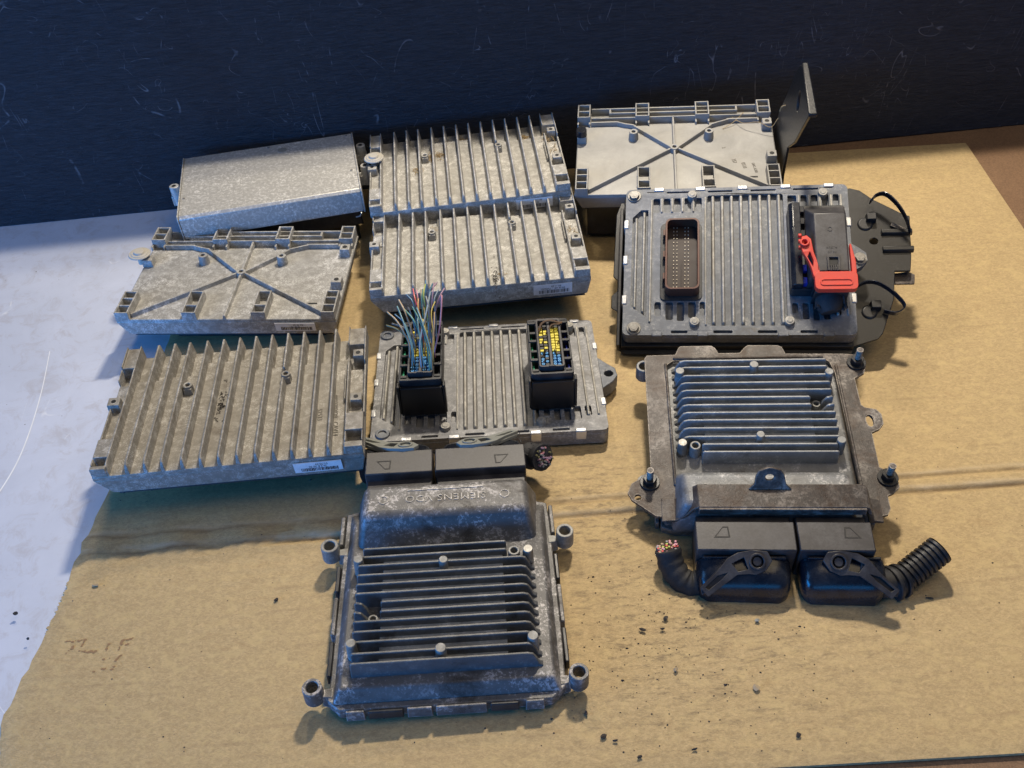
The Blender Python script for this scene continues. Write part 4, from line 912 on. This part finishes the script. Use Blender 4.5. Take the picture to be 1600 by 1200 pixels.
# ------------------------------------------------------------------ small litter on the cardboard
def flake(x, y, w, l, rz, mat, name, label, cat='debris', group=None, h=1.2):
    rnd = random.Random(int(x*7+y)); n = 7; ring = [(w*(.6+.4*rnd.random())*math.cos(2*math.pi*i/n), l*(.6+.4*rnd.random())*math.sin(2*math.pi*i/n)) for i in range(n)]
    mb = MB(); vs = [(a, b, .1+rnd.random()*h) for a, b in ring]+[(a*.9, b*.9, -.1) for a, b in ring]+[(0, 0, h*.9), (0, 0, -.1)]
    fs = []
    for i in range(n):
        j = (i+1) % n; fs += [(i, j, 2*n), (j+n, i+n, 2*n+1), (i, i+n, j+n, j)]
    mb.add(vs, fs)
    o = build(name, mb, mat, None, 0, smooth=False); o.location = (x*.001, y*.001, .0012); o.rotation_euler = (0, 0, R(rz))
    return tag(o, label, cat, group)
spots = [(94.8, 348.1, 4, 3, 40, 'crumb', 'black flaky crumb directly in front of the taped cable stub, largest of three'),
 (78, 340.3, 5, 2, -20, 'crumb', 'long black sliver left of its two neighbours near the taped cable'),
 (91.5, 340.1, 3, 2, 10, 'crumb', 'small black crumb just in front of the largest crumb near the taped cable'),
 (155.5, 342.2, 3, 2.4, 0, 'greylever', 'pale grey chip in the shadow before the two plug hoods'),
 (276, 351.8, 5, 1.5, -10, 'tray', 'curved dark sliver right of the plug hoods near the corrugated conduit'),
 (95, 309.3, 3, 2.2, 30, 'paperbit', 'torn paper bit right of the dark unit\'s front right ear'),
 (143.5, 293.5, 4, 5, 0, 'paperbit', 'upright torn brown flap on open cardboard between the two finned units'),
 (43.5, 267.6, 3.4, 3, 20, 'crumb', 'dark crumb in front of the dark unit\'s right ear, left of a pair'),
 (50.3, 264.4, 3.6, 1.4, 0, 'crumb', 'thin dark crumb lying right beside another near the front edge'),
 (63.8, 253.3, 3.2, 1.8, 15, 'crumb', 'brown crumb closest to the bottom edge of the cardboard'),
 (97.4, 256.1, 3.5, 1.4, 10, 'crumb', 'flat dark crumb midway along the front of the cardboard'),
 (161.9, 261.3, 3, 2.8, 50, 'crumb', 'ragged dark crumb near the cardboard\'s right front, beyond the smudge'),
 (34.4, 283.3, 2, 3.4, 0, 'crumb', 'upright dark crumb just right of the dark unit\'s front corner'),
 (-308.8, 402.8, 5, 2.2, 0, 'paperbit', 'pale torn paper scrap near the cardboard\'s left edge'),
 (-174.6, 381.3, 3, 2.6, 40, 'crumb', 'dark brown crumb left of the dark finned unit'),
 (-359, 382.5, 3, 2.6, 20, 'crumb', 'black crumb on the white bench, the larger one left of the cardboard'),
 (-343.3, 361.2, 2, 1.6, 0, 'crumb', 'tiny black crumb on the white bench close against the cardboard edge')]
for x, y, w, l, rz, mt, lab in spots:
    flake(x, y, w*.72, l*.62, rz, M[mt], 'paper_scrap' if mt == 'paperbit' else 'debris_crumb', lab, 'paper scrap' if mt == 'paperbit' else 'crumb', 'crumbs and scraps on the bench')
card = bpy.data.objects['cardboard_sheet']; CUR['b'] = 0
mb = MB(); rnd = random.Random(12)   # worn brown stamp marks near the left edge
for x, y, l, a in ((-309, 358, 16, 3), (-311, 352, 9, 60), (-300, 349, 15, -4), (-286, 352, 6, 85), (-277, 353, 8, 88), (-273, 357, 7, 5), (-274, 353, 5, 5), (-286, 343, 4, 50), (-282, 343, 4, 40), (-276, 343, 5, 50), (-289, 335, 4, 60), (-284, 335, 5, 30), (-278, 335, 4, 70), (-304, 356, 8, 80)):
    c_, s_ = math.cos(R(a)), math.sin(R(a))
    for k in range(int(l*1.3)):
        if rnd.random() < .35: continue
        q = (k/(l*1.3)-.5)*l; px, py = x+c_*q+rnd.uniform(-.5, .5), y+s_*q+rnd.uniform(-.6, .6); r_ = rnd.uniform(.25, .85)
        b0 = len(mb.v); zz = .5*math.sin(px*.011+1)*math.sin(py*.013)+.25
        mb.v += [(px+r_*math.cos(t_)*1.6, py+r_*math.sin(t_), zz+k*.0004) for t_ in (0, 1.05, 2.1, 3.14, 4.2, 5.24)]; mb.f.append(tuple(range(b0, b0+6)))
build('faded_stamp', mb, plain('faded_brown_ink', (.31, .19, .095), .8), card, 0)
wp = bpy.data.objects['workbench_white_panel']
mb = MB(); P_ = smooth_path([(-433, 678, 0), (-422, 620, 0), (-415, 562, 0), (-415, 520, 0), (-424, 470, 0), (-436, 430, 0)], 8); vs = []
for i, p_ in enumerate(P_):
    w_ = .35+.5*i/len(P_); vs += [(p_.x-w_, p_.y, -3.9), (p_.x+w_, p_.y, -3.9)]
mb.add(vs, [(2*i, 2*i+1, 2*i+3, 2*i+2) for i in range(len(P_)-1)])
build('scratch_mark', mb, plain('bare_scratch', (.9, .9, .9), .5), wp, 0)

rnd = random.Random(77); mb = MB()
for _ in range(620):
    if rnd.random() < .6: x, y = rnd.gauss(95, 70), rnd.gauss(330, 45)
    else: x, y = rnd.uniform(-330, 480), rnd.uniform(255, 520)
    if not (-325 < x < 500 and 252 < y < 940): continue
    r_ = rnd.uniform(.15, .55) if rnd.random() < .95 else rnd.uniform(.6, 1.1); z = .3+.5*math.sin(x*.011+1)*math.sin(y*.013)
    a0 = rnd.uniform(0, 3); pts_ = [(x+r_*rnd.uniform(.5, 1.2)*math.cos(a0+k*1.57)*1.5, y+r_*rnd.uniform(.5, 1.2)*math.sin(a0+k*1.57), z) for k in range(4)]
    mb.add(pts_+[(x, y, z+r_*.8)], [(0, 1, 4), (1, 2, 4), (2, 3, 4), (3, 0, 4), (3, 2, 1, 0)])
g_ = build('fine_grit', mb, M['crumb'], None, 0, smooth=False, kind='stuff'); g_['label'] = 'fine dark grit scattered over the cardboard round the front units'; g_['category'] = 'grit'
